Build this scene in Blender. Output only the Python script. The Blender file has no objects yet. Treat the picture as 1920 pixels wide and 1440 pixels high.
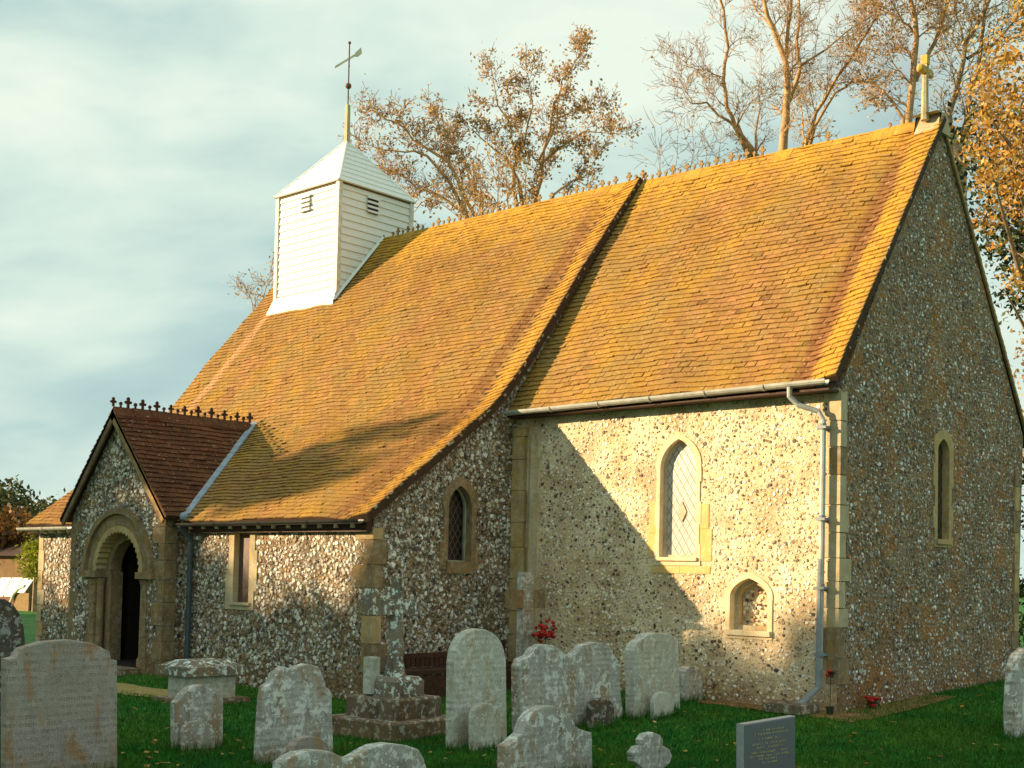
import bpy, bmesh, math, random
import numpy as np
from mathutils import Vector, Matrix, noise
from mathutils.geometry import tessellate_polygon
R_ = random.Random(7)
sc = bpy.context.scene
COL = sc.collection
# ------------------------------------------------------------------ camera
CAM = Vector((7.082, -13.447, 1.691))
YAW, PITCH, ROLL, FPX, PCY = 0.737, 0.042, 0.022, 2384.4, 969.1      # focal length in pixels of a 1920 wide frame
_f = Vector((-math.sin(YAW)*math.cos(PITCH), math.cos(YAW)*math.cos(PITCH), math.sin(PITCH)))
_r = Vector((math.cos(YAW), math.sin(YAW), 0)); _u = _r.cross(_f)
RR = _r*math.cos(ROLL) + _u*math.sin(ROLL); UU = -_r*math.sin(ROLL) + _u*math.cos(ROLL)
cd = bpy.data.cameras.new('camera'); cam = bpy.data.objects.new('camera', cd); COL.objects.link(cam)
cam.matrix_world = Matrix(((RR.x, UU.x, -_f.x, CAM.x), (RR.y, UU.y, -_f.y, CAM.y), (RR.z, UU.z, -_f.z, CAM.z), (0, 0, 0, 1)))
cd.sensor_width = 36; cd.lens = 36*FPX/1920; cd.shift_y = (PCY-720)/1920; cd.clip_end = 3000; cd.clip_start = .05
sc.camera = cam
def ray(u, v): return RR*((u-960)/FPX) - UU*((v-PCY)/FPX) + _f
def at(u, v, ax, val):                       # where the sight line through a photo point meets the plane axis = val
    d = ray(u, v); return CAM + d*((val-CAM[ax])/d[ax])
def dep(u, v, D): return CAM + ray(u, v)*D
# ------------------------------------------------------------------ sun, sky, exposure
SUN = Vector((1.09, 1, -.42)).normalized()
ELEV = math.asin(-SUN.z); AZ = math.atan2(-SUN.x, -SUN.y)   # compass angle of the sun from +Y towards +X
sd = bpy.data.lights.new('sun', 'SUN'); so = bpy.data.objects.new('sun', sd); COL.objects.link(so)
sd.energy = 5.0; sd.angle = math.radians(.55); sd.color = (1, .735, .43)
so.rotation_euler = SUN.to_track_quat('-Z', 'Y').to_euler()
sc.view_settings.view_transform = 'Standard'; sc.view_settings.look = 'None'
sc.view_settings.gamma = 1; sc.view_settings.exposure = 1.0
sc.cycles.max_bounces = 6; sc.cycles.diffuse_bounces = 3; sc.cycles.glossy_bounces = 3

class NT:
    """tiny node-graph writer"""
    def __init__(s, tree): s.t = tree; s.L = tree.links; s.t.nodes.clear()
    def n(s, typ, ins=None, **pr):
        nd = s.t.nodes.new(typ)
        for k, v in pr.items(): setattr(nd, k, v)
        for k, v in (ins or {}).items():
            sk = nd.inputs[k]
            if isinstance(v, bpy.types.NodeSocket): s.L.new(v, sk)
            elif isinstance(v, bpy.types.Node): s.L.new(v.outputs[0], sk)
            else: sk.default_value = v
        return nd
    def math(s, op, a, b=0, c=0, clamp=False): return s.n('ShaderNodeMath', {0: a, 1: b, 2: c}, operation=op, use_clamp=clamp).outputs[0]
    def ramp(s, fac, stops, interp='LINEAR'):
        nd = s.n('ShaderNodeValToRGB', {0: fac}); cr = nd.color_ramp; cr.interpolation = interp
        while len(cr.elements) > 1: cr.elements.remove(cr.elements[-1])
        for i, (p, c) in enumerate(stops):
            e = cr.elements[0] if i == 0 else cr.elements.new(p)
            e.position = p; e.color = (c, c, c, 1) if isinstance(c, (int, float)) else (*c, 1)
        return nd.outputs[0]
    def mix(s, f, a, b, mode='MIX'):
        nd = s.n('ShaderNodeMix', data_type='RGBA', blend_type=mode)
        for k, v in ((0, f), (6, a), (7, b)):
            if isinstance(v, bpy.types.NodeSocket): s.L.new(v, nd.inputs[k])
            else: nd.inputs[k].default_value = v if k == 0 else ((*v, 1) if len(v) == 3 else v)
        return nd.outputs[2]
    def map(s, v, sc_=(1, 1, 1), loc=(0, 0, 0), rot=(0, 0, 0)): return s.n('ShaderNodeMapping', {'Vector': v, 'Scale': sc_, 'Location': loc, 'Rotation': rot}).outputs[0]
    def noise(s, v, scale, det=4, rough=.55, dist=0): return s.n('ShaderNodeTexNoise', {'Vector': v, 'Scale': scale, 'Detail': det, 'Roughness': rough, 'Distortion': dist})
    def pos(s): return s.n('ShaderNodeNewGeometry').outputs['Position']

w = bpy.data.worlds.new('World'); sc.world = w; w.use_nodes = True
g = NT(w.node_tree)
tc = g.n('ShaderNodeTexCoord').outputs['Generated']
sky = g.n('ShaderNodeTexSky', sky_type='NISHITA', sun_disc=False, sun_elevation=ELEV, sun_rotation=AZ, air_density=1.0, dust_density=2.0, ozone_density=1.0)
warp = g.noise(tc, 2.2, 3).outputs['Color']
v2 = g.mix(.12, tc, warp, 'ADD')
vm = g.map(v2, (1.2, 1.2, 3.6), (.35, 1.9, .4))
c1 = g.noise(vm, 1.7, 6, .52).outputs[0]
c2 = g.noise(g.map(v2, (1, 1, 2.4), (4.2, .3, 2)), 4.6, 5, .5).outputs[0]
cc = g.math('ADD', g.math('MULTIPLY', c1, .64), g.math('MULTIPLY', c2, .36))
el = g.n('ShaderNodeSeparateXYZ', {0: tc}).outputs[2]
cc = g.math('ADD', cc, g.ramp(el, [(.02, .10), (.24, .02), (.36, .0), (.5, .03)]))
cloud = g.ramp(cc, [(.37, (4.0, 5.8, 5.9)), (.46, (5.1, 6.9, 6.6)), (.52, (6.6, 8.2, 7.4)), (.60, (8.5, 9.5, 8.2))])
gap = g.ramp(g.noise(g.map(tc, (1, 1, 2), (7.7, 2.2, 1)), 1.9, 4).outputs[0], [(.60, 0.0), (.72, 1.0)])
base = g.mix(g.math('MULTIPLY', gap, .55), cloud, sky.outputs[0])
bg = g.n('ShaderNodeBackground', {'Color': base, 'Strength': .050})
g.n('ShaderNodeOutputWorld', {'Surface': bg})

# ------------------------------------------------------------------ helpers
class MB:
    def __init__(s): s.v = []; s.f = []; s.c = []; s.mi = {}; s.extra = []
    def add(s, vs, fs, tint=None):
        o = len(s.v); s.v += [tuple(x) for x in vs]
        for f in fs:
            s.f.append(tuple(i+o for i in f)); s.c.append(R_.random() if tint is None else tint)
    def box(s, a, b, tint=None):
        x0, y0, z0 = a; x1, y1, z1 = b
        s.add([(x0, y0, z0), (x1, y0, z0), (x1, y1, z0), (x0, y1, z0), (x0, y0, z1), (x1, y0, z1), (x1, y1, z1), (x0, y1, z1)],
              [(3, 2, 1, 0), (4, 5, 6, 7), (0, 1, 5, 4), (1, 2, 6, 5), (2, 3, 7, 6), (3, 0, 4, 7)], tint)
    def fbox(s, o, X, Y, Z, tint=None):       # box from an origin corner and three edge vectors
        o, X, Y, Z = map(Vector, (o, X, Y, Z))
        p = [o, o+X, o+X+Y, o+Y]; p += [q+Z for q in p]
        s.add(p, [(3, 2, 1, 0), (4, 5, 6, 7), (0, 1, 5, 4), (1, 2, 6, 5), (2, 3, 7, 6), (3, 0, 4, 7)], tint)
    def prism(s, outer, holes, P, depth):      # P maps (a, b, d) to a 3-D point; d runs 0..depth
        loops = [outer] + list(holes); flat = [q for l in loops for q in l]; n = len(flat)
        tr = tessellate_polygon([[Vector((a, b, 0)) for a, b in l] for l in loops])
        vs = [P(a, b, 0) for a, b in flat] + [P(a, b, depth) for a, b in flat]
        fs = [tuple(t) for t in tr] + [tuple(i+n for i in reversed(t)) for t in tr]
        k = 0
        for l in loops:
            m = len(l)
            for i in range(m): fs.append((k+i, k+(i+1) % m, k+(i+1) % m+n, k+i+n))
            k += m
        s.add(vs, fs)
    def tube(s, pts, rads, n=8, cap=True, tint=None):
        pts = [Vector(p) for p in pts]; rings = []
        up = None
        for i, p in enumerate(pts):
            d = (pts[min(i+1, len(pts)-1)] - pts[max(i-1, 0)])
            d = d.normalized() if d.length > 1e-9 else Vector((0, 0, 1))
            if up is None: up = d.orthogonal().normalized()
            else:
                up = up - d*up.dot(d); up = up.normalized() if up.length > 1e-6 else d.orthogonal().normalized()
            b = d.cross(up); r = rads[i] if isinstance(rads, (list, tuple)) else rads
            rings.append([p + (up*math.cos(2*math.pi*k/n) + b*math.sin(2*math.pi*k/n))*r for k in range(n)])
        vs = [q for r in rings for q in r]; fs = []
        for i in range(len(pts)-1):
            for k in range(n): fs.append((i*n+k, i*n+(k+1) % n, (i+1)*n+(k+1) % n, (i+1)*n+k))
        if cap: fs += [tuple(range(n))[::-1], tuple((len(pts)-1)*n+k for k in range(n))]
        s.add(vs, fs, tint)
    def ball(s, c, r, nu=8, nv=6, sq=(1, 1, 1)):
        c = Vector(c); vs = []; fs = []
        for i in range(nv+1):
            t = math.pi*i/nv
            for k in range(nu):
                a = 2*math.pi*k/nu; vs.append(c + Vector((math.sin(t)*math.cos(a)*sq[0], math.sin(t)*math.sin(a)*sq[1], math.cos(t)*sq[2]))*r)
        for i in range(nv):
            for k in range(nu): fs.append((i*nu+k, (i+1)*nu+k, (i+1)*nu+(k+1) % nu, i*nu+(k+1) % nu))
        s.add(vs, fs)
    def build(s, name, mat, parent=None, origin=(0, 0, 0), smooth=False, recalc=True):
        o3 = Vector(origin); me = bpy.data.meshes.new(name)
        me.from_pydata([tuple(Vector(v)-o3) for v in s.v], [], s.f)
        at_ = me.attributes.new('tint', 'FLOAT', 'FACE'); at_.data.foreach_set('value', s.c)
        if recalc and not s.extra:
            bm = bmesh.new(); bm.from_mesh(me); bmesh.ops.recalc_face_normals(bm, faces=bm.faces); bm.to_mesh(me); bm.free()
        if smooth: me.polygons.foreach_set('use_smooth', [True]*len(me.polygons))
        me.materials.append(mat)
        for k_, (a_, b__) in enumerate(s.extra):
            me.materials.append(b__)
            if a_ < len(me.polygons): me.polygons.foreach_set('material_index', [0]*a_+[k_+1]*(len(me.polygons)-a_))
        ob = bpy.data.objects.new(name, me); COL.objects.link(ob)
        if parent: ob.parent = parent; ob.location = o3 - getattr_origin(parent)
        else: ob.location = o3
        ORG[ob.name] = o3.copy()
        return ob
ORG = {}
def getattr_origin(o): return ORG.get(o.name, Vector((0, 0, 0)))
def tag(o, label=None, cat=None, group=None, kind=None):
    for k, v in (('label', label), ('category', cat), ('group', group), ('kind', kind)):
        if v: o[k] = v
    return o
def empty(name, loc):
    o = bpy.data.objects.new(name, None); COL.objects.link(o); o.location = loc; ORG[o.name] = Vector(loc); o.empty_display_size = .1; return o

# ------------------------------------------------------------------ materials
def newmat(name):
    m = bpy.data.materials.new(name); m.use_nodes = True; return m, NT(m.node_tree)
def finish(g, col, rough=.85, bump=None, bstr=.5, bdist=.01, spec=.3, metal=0, sheen=0):
    ins = {'Base Color': col if not isinstance(col, tuple) else (*col, 1), 'Roughness': rough, 'Specular IOR Level': spec, 'Metallic': metal}
    if bump is not None: ins['Normal'] = g.n('ShaderNodeBump', {'Height': bump, 'Strength': bstr, 'Distance': bdist}).outputs[0]
    b = g.n('ShaderNodeBsdfPrincipled', ins); g.n('ShaderNodeOutputMaterial', {'Surface': b.outputs[0]})
def flint(name, scale, mort_a, mort_b, stops, size=(.22, .34), stain=(.32, .15, .03), stain_amt=.3, bump=.8, specks=((.03, .025, .02), .35), pale=((.8, .8, .75), .2)):
    m, g = newmat(name); p = g.pos()
    wp = g.mix(.075, p, g.noise(p, 21, 3, .6).outputs['Color'], 'ADD')
    big = g.noise(p, .9, 3).outputs[0]
    def layer(sc_, sz, off):
        vr = g.n('ShaderNodeTexVoronoi', {'Vector': g.map(wp, loc=(off, off*.7, off*1.3)), 'Scale': sc_, 'Randomness': 1.0}, feature='F1')
        sep = g.n('ShaderNodeSeparateColor', {0: vr.outputs['Color']})
        thr = g.math('ADD', g.math('MULTIPLY', sep.outputs[0], sz[1]), sz[0])
        thr = g.math('ADD', thr, g.math('MULTIPLY', g.math('SUBTRACT', big, .5), .3))
        d = g.math('SUBTRACT', thr, vr.outputs['Distance']); return d, g.math('MULTIPLY', d, 11, clamp=True), sep, vr
    d, mask, sep, vr = layer(scale, size, 0)
    d2, mask2, sep2, _ = layer(scale*2.5, (size[0]*.6, size[1]*1.0), 3.7)
    inner = g.noise(p, scale*3.2, 4, .65).outputs[0]
    sc_col = g.ramp(sep.outputs[1], stops, 'CONSTANT')
    sc_col = g.mix(1, sc_col, g.ramp(inner, [(.34, .42), (.50, .95), (.66, 1.35)]), 'MULTIPLY')
    core = g.math('MULTIPLY', g.ramp(sep.outputs[2], [(.45, 0.0), (.5, .9)]), g.ramp(g.noise(p, scale*1.6, 3, .6).outputs[0], [(.50, 0.0), (.54, 1.0)]))     # knapped: dark core, white rim
    sc_col = g.mix(core, sc_col, (.05, .052, .055))
    fine = g.noise(p, 60, 3).outputs[0]
    mort = g.mix(g.ramp(g.noise(p, 1.6, 5).outputs[0], [(.38, 0.0), (.62, 1.0)]), mort_a, mort_b)
    mort = g.mix(1, mort, g.ramp(fine, [(.3, .66), (.7, 1.2)]), 'MULTIPLY')
    sm = g.ramp(sep2.outputs[1], [(0, specks[0]), (specks[1], tuple(c*.75 for c in mort_b)), (1-pale[1], pale[0])], 'CONSTANT')
    mort = g.mix(g.math('MULTIPLY', mask2, .9), mort, sm)
    rim = g.ramp(g.math('ABSOLUTE', d), [(0, 1.0), (.06, 0.0)])
    rim = g.math('MULTIPLY', rim, g.ramp(g.noise(p, 14, 2).outputs[0], [(.46, 0.0), (.58, .85)]))
    col = g.mix(mask, mort, sc_col)
    col = g.mix(rim, col, tuple(c*.22 for c in mort_b))
    st = g.ramp(g.noise(p, 1.35, 6, .6).outputs[0], [(.52, 0.0), (.66, stain_amt)])
    st2 = g.ramp(g.noise(p, 6.5, 4, .6).outputs[0], [(.55, 0.0), (.66, stain_amt*1.6)])
    col = g.mix(g.math('MAXIMUM', st, g.math('MULTIPLY', st2, .6)), col, stain)
    z = g.n('ShaderNodeSeparateXYZ', {0: p}).outputs[2]
    foot = g.ramp(g.math('ADD', z, g.math('MULTIPLY', g.math('SUBTRACT', g.noise(p, 3.5, 4).outputs[0], .5), .9)), [(.22, .85), (.50, 0.0)])
    col = g.mix(g.math('MULTIPLY', foot, g.ramp(fine, [(.4, 1.0), (.65, .4)])), col, (.24, .125, .04))
    h = g.math('ADD', g.math('ADD', g.math('MULTIPLY', mask, g.math('ADD', .55, g.math('MULTIPLY', sep.outputs[2], .6))), g.math('MULTIPLY', mask2, .25)), g.math('MULTIPLY', g.math('ADD', inner, fine), .25))
    h = g.math('SUBTRACT', h, g.math('MULTIPLY', rim, .5))
    rough = g.math('SUBTRACT', .92, g.math('MULTIPLY', mask, .30))
    finish(g, col, rough, h, bump, .03, .3)
    return m
FL_PALE = flint('flint_in_cream_mortar', 22, (.94, .77, .53), (.58, .415, .25),
    [(0, (.90, .80, .60)), (.30, (.34, .24, .15)), (.36, (.94, .88, .74)), (.60, (.66, .52, .34)), (.78, (.05, .04, .03)), (.84, (.82, .74, .60)), (.96, (.46, .30, .16))], (.10, .30), (.62, .42, .16), .35, .8, ((.05, .03, .018), .30), ((.9, .85, .72), .25))
FL_COARSE = flint('coarse_flint_cobbles', 19, (.40, .29, .17), (.24, .16, .09),
    [(0, (.64, .60, .50)), (.18, (.40, .36, .29)), (.30, (.04, .04, .038)), (.38, (.80, .78, .72)), (.56, (.50, .49, .44)), (.68, (.24, .17, .105)), (.80, (.88, .87, .82))], (.34, .42), (.32, .15, .04), .35, 1.0, ((.02, .018, .015), .28), ((.62, .62, .58), .25))
FL_FINE = flint('fine_flint_in_brown_mortar', 24, (.40, .27, .15), (.26, .165, .085),
    [(0, (.36, .33, .27)), (.18, (.68, .70, .66)), (.34, (.04, .04, .038)), (.46, (.27, .20, .13)), (.62, (.50, .50, .45)), (.78, (.12, .085, .055)), (.88, (.82, .84, .82))], (.24, .38), (.46, .18, .025), .75, 1.0, ((.02, .016, .013), .34), ((.55, .58, .56), .2))
def stone(name, a, b, lich=(.62, .63, .55), lich_amt=.5, orange=(.46, .22, .05), or_amt=.4, dark_amt=.4, streak=1.0, scale=1.0, carve=0, foot=.7):
    m, g = newmat(name); p = g.pos()
    pv = g.map(p, (1, 1, .28))
    n1 = g.noise(p, 3.2*scale, 6, .6).outputs[0]
    col = g.mix(g.ramp(n1, [(.35, 0.0), (.65, 1.0)]), a, b)
    fine = g.noise(p, 85, 4, .7).outputs[0]
    col = g.mix(1, col, g.ramp(fine, [(.32, .68), (.66, 1.2)]), 'MULTIPLY')
    so_ = g.ramp(g.noise(pv, 7*scale, 5, .6, .4).outputs[0], [(.52, 0.0), (.62, or_amt)])
    col = g.mix(so_, col, orange)
    dk = g.ramp(g.noise(g.map(p, (1, 1, .5), (5, 5, 5)), 9*scale, 5, .65).outputs[0], [(.54, 0.0), (.66, dark_amt)])
    col = g.mix(dk, col, (.05, .042, .03))
    ln = g.noise(g.map(p, (1, 1, 1), (9, 2, 4)), 11*scale, 6, .7, .3).outputs[0]
    lc = g.ramp(ln, [(.53, 0.0), (.57, lich_amt)])
    vr = g.n('ShaderNodeTexVoronoi', {'Vector': g.mix(.03, p, g.noise(p, 30, 2).outputs['Color'], 'ADD'), 'Scale': 19.0*scale}, feature='F1')
    sp = g.math('MULTIPLY', g.ramp(vr.outputs['Distance'], [(.16, 1.0), (.22, 0.0)]), g.ramp(n1, [(.46, 0.0), (.54, lich_amt*1.3)]))
    lc = g.math('MAXIMUM', lc, sp, clamp=True)
    col = g.mix(lc, col, lich)
    h = g.math('ADD', g.math('ADD', g.math('MULTIPLY', fine, .4), n1), g.math('MULTIPLY', lc, .25))
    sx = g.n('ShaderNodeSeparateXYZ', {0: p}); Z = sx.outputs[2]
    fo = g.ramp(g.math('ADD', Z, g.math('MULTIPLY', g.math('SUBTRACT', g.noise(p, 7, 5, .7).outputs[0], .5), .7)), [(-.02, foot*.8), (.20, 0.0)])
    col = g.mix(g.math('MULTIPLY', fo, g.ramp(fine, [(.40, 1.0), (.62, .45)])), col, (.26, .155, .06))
    if carve:       # worn inscription: shallow rows of broken strokes on the lower two thirds of the face
        row = g.ramp(g.math('ABSOLUTE', g.math('SUBTRACT', g.math('FRACT', g.math('MULTIPLY', Z, 17)), .5)), [(.20, 1.0), (.27, 0.0)])
        st = g.ramp(g.noise(g.n('ShaderNodeCombineXYZ', {0: 0.0, 1: g.math('MULTIPLY', sx.outputs[1], 95), 2: g.math('FLOOR', g.math('MULTIPLY', Z, 17))}).outputs[0], 1.0, 1).outputs[0], [(.47, 0.0), (.53, 1.0)])
        word = g.ramp(g.noise(g.n('ShaderNodeCombineXYZ', {0: 0.0, 1: g.math('MULTIPLY', sx.outputs[1], 9), 2: g.math('FLOOR', g.math('MULTIPLY', Z, 17))}).outputs[0], 1.0, 1).outputs[0], [(.44, 0.0), (.50, 1.0)])
        ins = g.math('MULTIPLY', g.math('MULTIPLY', row, st), g.math('MULTIPLY', word, carve))
        ins = g.math('MULTIPLY', ins, g.ramp(n1, [(.42, 1.0), (.6, .15)]))
        col = g.mix(g.math('MULTIPLY', ins, .5), col, (.10, .085, .065)); h = g.math('SUBTRACT', h, g.math('MULTIPLY', ins, .7))
    finish(g, col, .92, h, .55, .02, .2)
    return m
ST_GREY = stone('grey_lichened_limestone', (.52, .515, .475), (.36, .34, .30), (.78, .80, .75), .75, (.36, .20, .075), .55, .38, carve=.8)
ST_PALE = stone('pale_lichened_limestone', (.58, .59, .52), (.45, .44, .38), (.78, .80, .72), .5, (.42, .27, .11), .35, .22, carve=.6)
ST_PINK = stone('dull_pinkish_headstone', (.43, .37, .33), (.32, .275, .24), (.40, .40, .35), .22, (.38, .17, .04), .6, .2, scale=1.1, carve=.8)
ST_DARK = stone('dark_lichened_stone', (.12, .10, .085), (.075, .065, .055), (.36, .38, .35), .8, (.22, .10, .03), .4, .5)
ST_BASE = stone('brown_weathered_step_stone', (.21, .155, .105), (.125, .09, .062), (.56, .54, .46), .65, (.22, .11, .04), .5, .6)
ST_CROSS = stone('weathered_cross_stone', (.26, .22, .17), (.17, .145, .11), (.70, .77, .73), 1.0, (.34, .20, .05), .4, .5)
ST_QUOIN = stone('ochre_dressed_stone', (.55, .40, .19), (.38, .28, .15), (.60, .57, .47), .28, (.55, .32, .06), .55, .18)
ST_PALEQ = stone('pale_dressed_stone', (.56, .47, .31), (.42, .34, .21), (.62, .60, .50), .25, (.60, .38, .09), .4, .12)
ST_OCHRE = stone('yellow_ochre_stone', (.78, .52, .20), (.66, .45, .20), (.80, .68, .42), .2, (.74, .42, .08), .3, .08)
ST_CREAM = stone('cream_dressed_stone', (.86, .71, .48), (.70, .54, .33), (.85, .80, .66), .25, (.70, .44, .12), .35, .10)
ST_BROWNQ = stone('brown_dressed_stone', (.30, .21, .115), (.21, .145, .08), (.45, .44, .37), .3, (.42, .24, .05), .45, .3)
def simple(name, col, rough=.6, var=.25, scale=8, metal=0, spec=.4, bump=.2):
    m, g = newmat(name); p = g.pos()
    n = g.noise(p, scale, 5, .6).outputs[0]
    c = g.mix(1, col, g.ramp(n, [(.3, 1-var), (.7, 1+var)]), 'MULTIPLY')
    finish(g, c, rough, n, bump, .01, spec, metal); return m
M_WHITE = None
def whiteboards():
    m, g = newmat('white_painted_boards'); p = g.pos()
    n = g.noise(g.map(p, (1, 1, 5)), 3, 5, .6).outputs[0]
    c = g.mix(g.ramp(n, [(.4, 0.0), (.75, .35)]), (.80, .82, .78), (.66, .66, .58))
    s = g.ramp(g.noise(g.map(p, (6, 6, .7)), 5, 4).outputs[0], [(.6, 0.0), (.72, .25)])
    c = g.mix(s, c, (.42, .38, .28))
    finish(g, c, .55, g.noise(g.map(p, (1, 1, 12)), 12, 3).outputs[0], .15, .004, .4); return m
M_WHITE = whiteboards()
M_CORNER = simple('weathered_white_corner_board', (.66, .62, .55), .6, .25, 9)
M_GUT = simple('grey_painted_gutter', (.42, .43, .40), .45, .2)
M_BLACKGUT = simple('black_painted_iron', (.02, .022, .022), .4, .3)
M_PIPE = simple('blue_grey_pipe', (.25, .28, .30), .45, .2)
M_DARKPIPE = simple('dark_slate_blue_pipe', (.055, .075, .09), .45, .2)
M_LEAD = simple('blue_grey_lead', (.25, .31, .38), .5, .25)
M_IRON = simple('rusty_iron', (.12, .06, .03), .7, .4)
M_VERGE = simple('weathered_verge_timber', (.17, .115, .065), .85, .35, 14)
M_DKWOOD = simple('dark_brown_timber', (.055, .022, .012), .7, .5, 16)
M_WOOD = simple('reddish_brown_boarding', (.20, .085, .05), .75, .4, 18)
M_DOOR_UNLIT = simple('near_black_door_and_unlit_passage', (.012, .009, .007), .7, .3)
M_BARK = simple('sunlit_tan_bark', (.44, .27, .13), .9, .4, 6, bump=.5)
M_BARKG = simple('grey_tan_bark', (.28, .21, .135), .9, .4, 6, bump=.5)
M_SOIL = simple('bare_brown_soil', (.25, .13, .045), .95, .5, 12, bump=.8)
M_PATH = simple('mossy_gravel_path', (.32, .24, .08), .95, .5, 25, bump=.9)  # yellow tone brightened to stand for sunlit patches on the gravel
M_SLATE_SIDE = simple('sawn_grey_slate', (.30, .32, .34), .5, .12, 40)
M_SLATE = simple('polished_blue_grey_slate', (.13, .135, .16), .35, .12, 60, bump=.02)
M_GOLD = simple('gilded_lettering', (.62, .48, .2), .5, .3)
M_RED = simple('red_petals', (.42, .015, .012), .6, .5, 60)
M_POT = simple('dark_green_leaves_and_pot', (.02, .035, .015), .7, .5, 30)
M_CAP = simple('greenhouse_white_panels', (.85, .85, .80), .4, .08)
M_VBIT = simple('crumbling_verge_bedding', (.34, .27, .17), .95, .5, 40)
M_VMORT = simple('brown_verge_mortar', (.30, .19, .085), .95, .4, 14, bump=.6)
M_MORTAR = simple('lime_mortar', (.45, .36, .23), .95, .3, 20, bump=.5)
def tilemat(name, clay, lichA, lichB, amt, darkc, streaks=True):
    m, g = newmat(name); p = g.pos()
    t = g.n('ShaderNodeAttribute', attribute_name='tint').outputs['Fac']
    col = g.ramp(t, [(0, tuple(c*.5 for c in clay)), (.10, tuple(c*.85 for c in clay)), (.5, clay), (.85, tuple(c*1.12 for c in clay)), (1, tuple(c*1.3 for c in clay))])
    big = g.noise(g.map(p, (1, .55, .55)), 1.1, 5, .6).outputs[0]
    med = g.noise(g.map(p, (1, .8, .8)), 5.5, 5, .65).outputs[0]
    fin = g.noise(p, 34, 4, .7).outputs[0]
    lm_ = g.math('ADD', g.math('ADD', g.math('MULTIPLY', big, .55), g.math('MULTIPLY', med, .35)), g.math('MULTIPLY', fin, .22))
    lm_ = g.ramp(lm_, [(.46, 0.0), (.60, amt)])
    lc = g.mix(g.ramp(g.noise(g.map(p, (1, 1, 1), (3, 3, 3)), 2.1, 4).outputs[0], [(.42, 0.0), (.58, 1.0)]), lichA, lichB)
    X = g.n('ShaderNodeSeparateXYZ', {0: p}).outputs[0]
    if streaks:      # browner, less lichened strips near each verge; rain-cleaned strip below the bell turret
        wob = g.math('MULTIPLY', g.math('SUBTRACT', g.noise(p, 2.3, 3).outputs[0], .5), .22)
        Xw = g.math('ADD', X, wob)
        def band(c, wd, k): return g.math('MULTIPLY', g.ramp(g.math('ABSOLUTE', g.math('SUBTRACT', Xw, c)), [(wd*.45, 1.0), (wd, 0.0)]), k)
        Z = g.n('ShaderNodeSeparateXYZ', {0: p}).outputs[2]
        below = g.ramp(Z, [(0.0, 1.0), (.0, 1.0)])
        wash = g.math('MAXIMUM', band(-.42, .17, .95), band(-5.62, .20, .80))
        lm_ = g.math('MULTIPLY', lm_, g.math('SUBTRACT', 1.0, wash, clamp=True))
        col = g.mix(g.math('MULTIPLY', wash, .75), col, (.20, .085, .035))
        gold = g.math('MAXIMUM', band(-.12, .20, .8), band(-5.22, .20, .55))
        top = g.math('MULTIPLY', g.ramp(g.math('ADD', g.math('MULTIPLY', Z, .1), g.math('MULTIPLY', med, .06)), [(.735, 0.0), (.80, .75)]), 1.0)
        gold = g.math('MAXIMUM', gold, top)
        clean = g.math('MULTIPLY', g.math('MULTIPLY', band(-13.08, .16, .8), g.ramp(g.math('MULTIPLY', Z, .1), [(.40, 0.0), (.5, 1.0)])), g.ramp(g.math('MULTIPLY', Z, .1), [(.655, 1.0), (.67, 0.0)]))
    col = g.mix(lm_, col, lc)
    col = g.mix(g.ramp(g.noise(g.map(p, (1, .6, .6), (2, 9, 4)), .75, 5, .6).outputs[0], [(.47, 0.0), (.64, .35)]), col, (.24, .12, .035) if streaks else (.05, .022, .012))
    if streaks:
        col = g.mix(g.math('MULTIPLY', gold, g.ramp(med, [(.38, .35), (.6, 1.0)])), col, (.56, .32, .035))
        col = g.mix(clean, col, (.52, .30, .15))
    col = g.mix(g.ramp(fin, [(.57, 0.0), (.66, .6)]), col, darkc)
    col = g.mix(g.ramp(g.noise(g.map(p, (1, 1, 1), (8, 1, 6)), 21, 2).outputs[0], [(.66, 0.0), (.70, .6)]), col, (.55, .42, .26))
    finish(g, col, .9, g.math('ADD', fin, med), .5, .012, .15); return m
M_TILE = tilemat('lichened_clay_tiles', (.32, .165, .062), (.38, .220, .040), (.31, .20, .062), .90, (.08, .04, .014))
M_TILED = tilemat('dark_red_clay_tiles', (.14, .045, .022), (.17, .085, .035), (.07, .045, .025), .55, (.03, .012, .008), False)
M_UNDER = simple('dark_tile_underside', (.06, .03, .015), .95, .3)
def grassmat():
    m, g = newmat('short_lawn_grass'); p = g.pos()
    a = g.noise(p, .8, 4).outputs[0]; b = g.noise(p, 7, 5, .7).outputs[0]; t = g.n('ShaderNodeAttribute', attribute_name='tint').outputs['Fac']
    c = g.mix(g.ramp(a, [(.4, 0.0), (.62, 1.0)]), (.018, .118, .012), (.050, .145, .011))
    c = g.mix(1, c, g.ramp(b, [(.3, .55), (.7, 1.5)]), 'MULTIPLY')
    c = g.mix(1, c, g.ramp(t, [(0, .6), (1, 1.5)]), 'MULTIPLY')
    c = g.mix(g.ramp(g.noise(p, 2.6, 5, .65).outputs[0], [(.55, 0.0), (.72, .6)]), c, (.13, .15, .012))  # yellow-green patches painted in for sunlit streaks on the lawn
    finish(g, c, .75, b, .6, .03, .2); return m
M_GRASS = grassmat()
def leafmat(name, stops, rough=.6, trans=.35):
    m, g = newmat(name); t = g.n('ShaderNodeAttribute', attribute_name='tint').outputs['Fac']
    col = g.ramp(t, stops)
    b = g.n('ShaderNodeBsdfPrincipled', {'Base Color': col, 'Roughness': rough, 'Specular IOR Level': .3})
    tr = g.n('ShaderNodeBsdfTranslucent', {'Color': col})
    mx = g.n('ShaderNodeMixShader', {0: trans, 1: b.outputs[0], 2: tr.outputs[0]})
    g.n('ShaderNodeOutputMaterial', {'Surface': mx.outputs[0]}); return m
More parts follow.
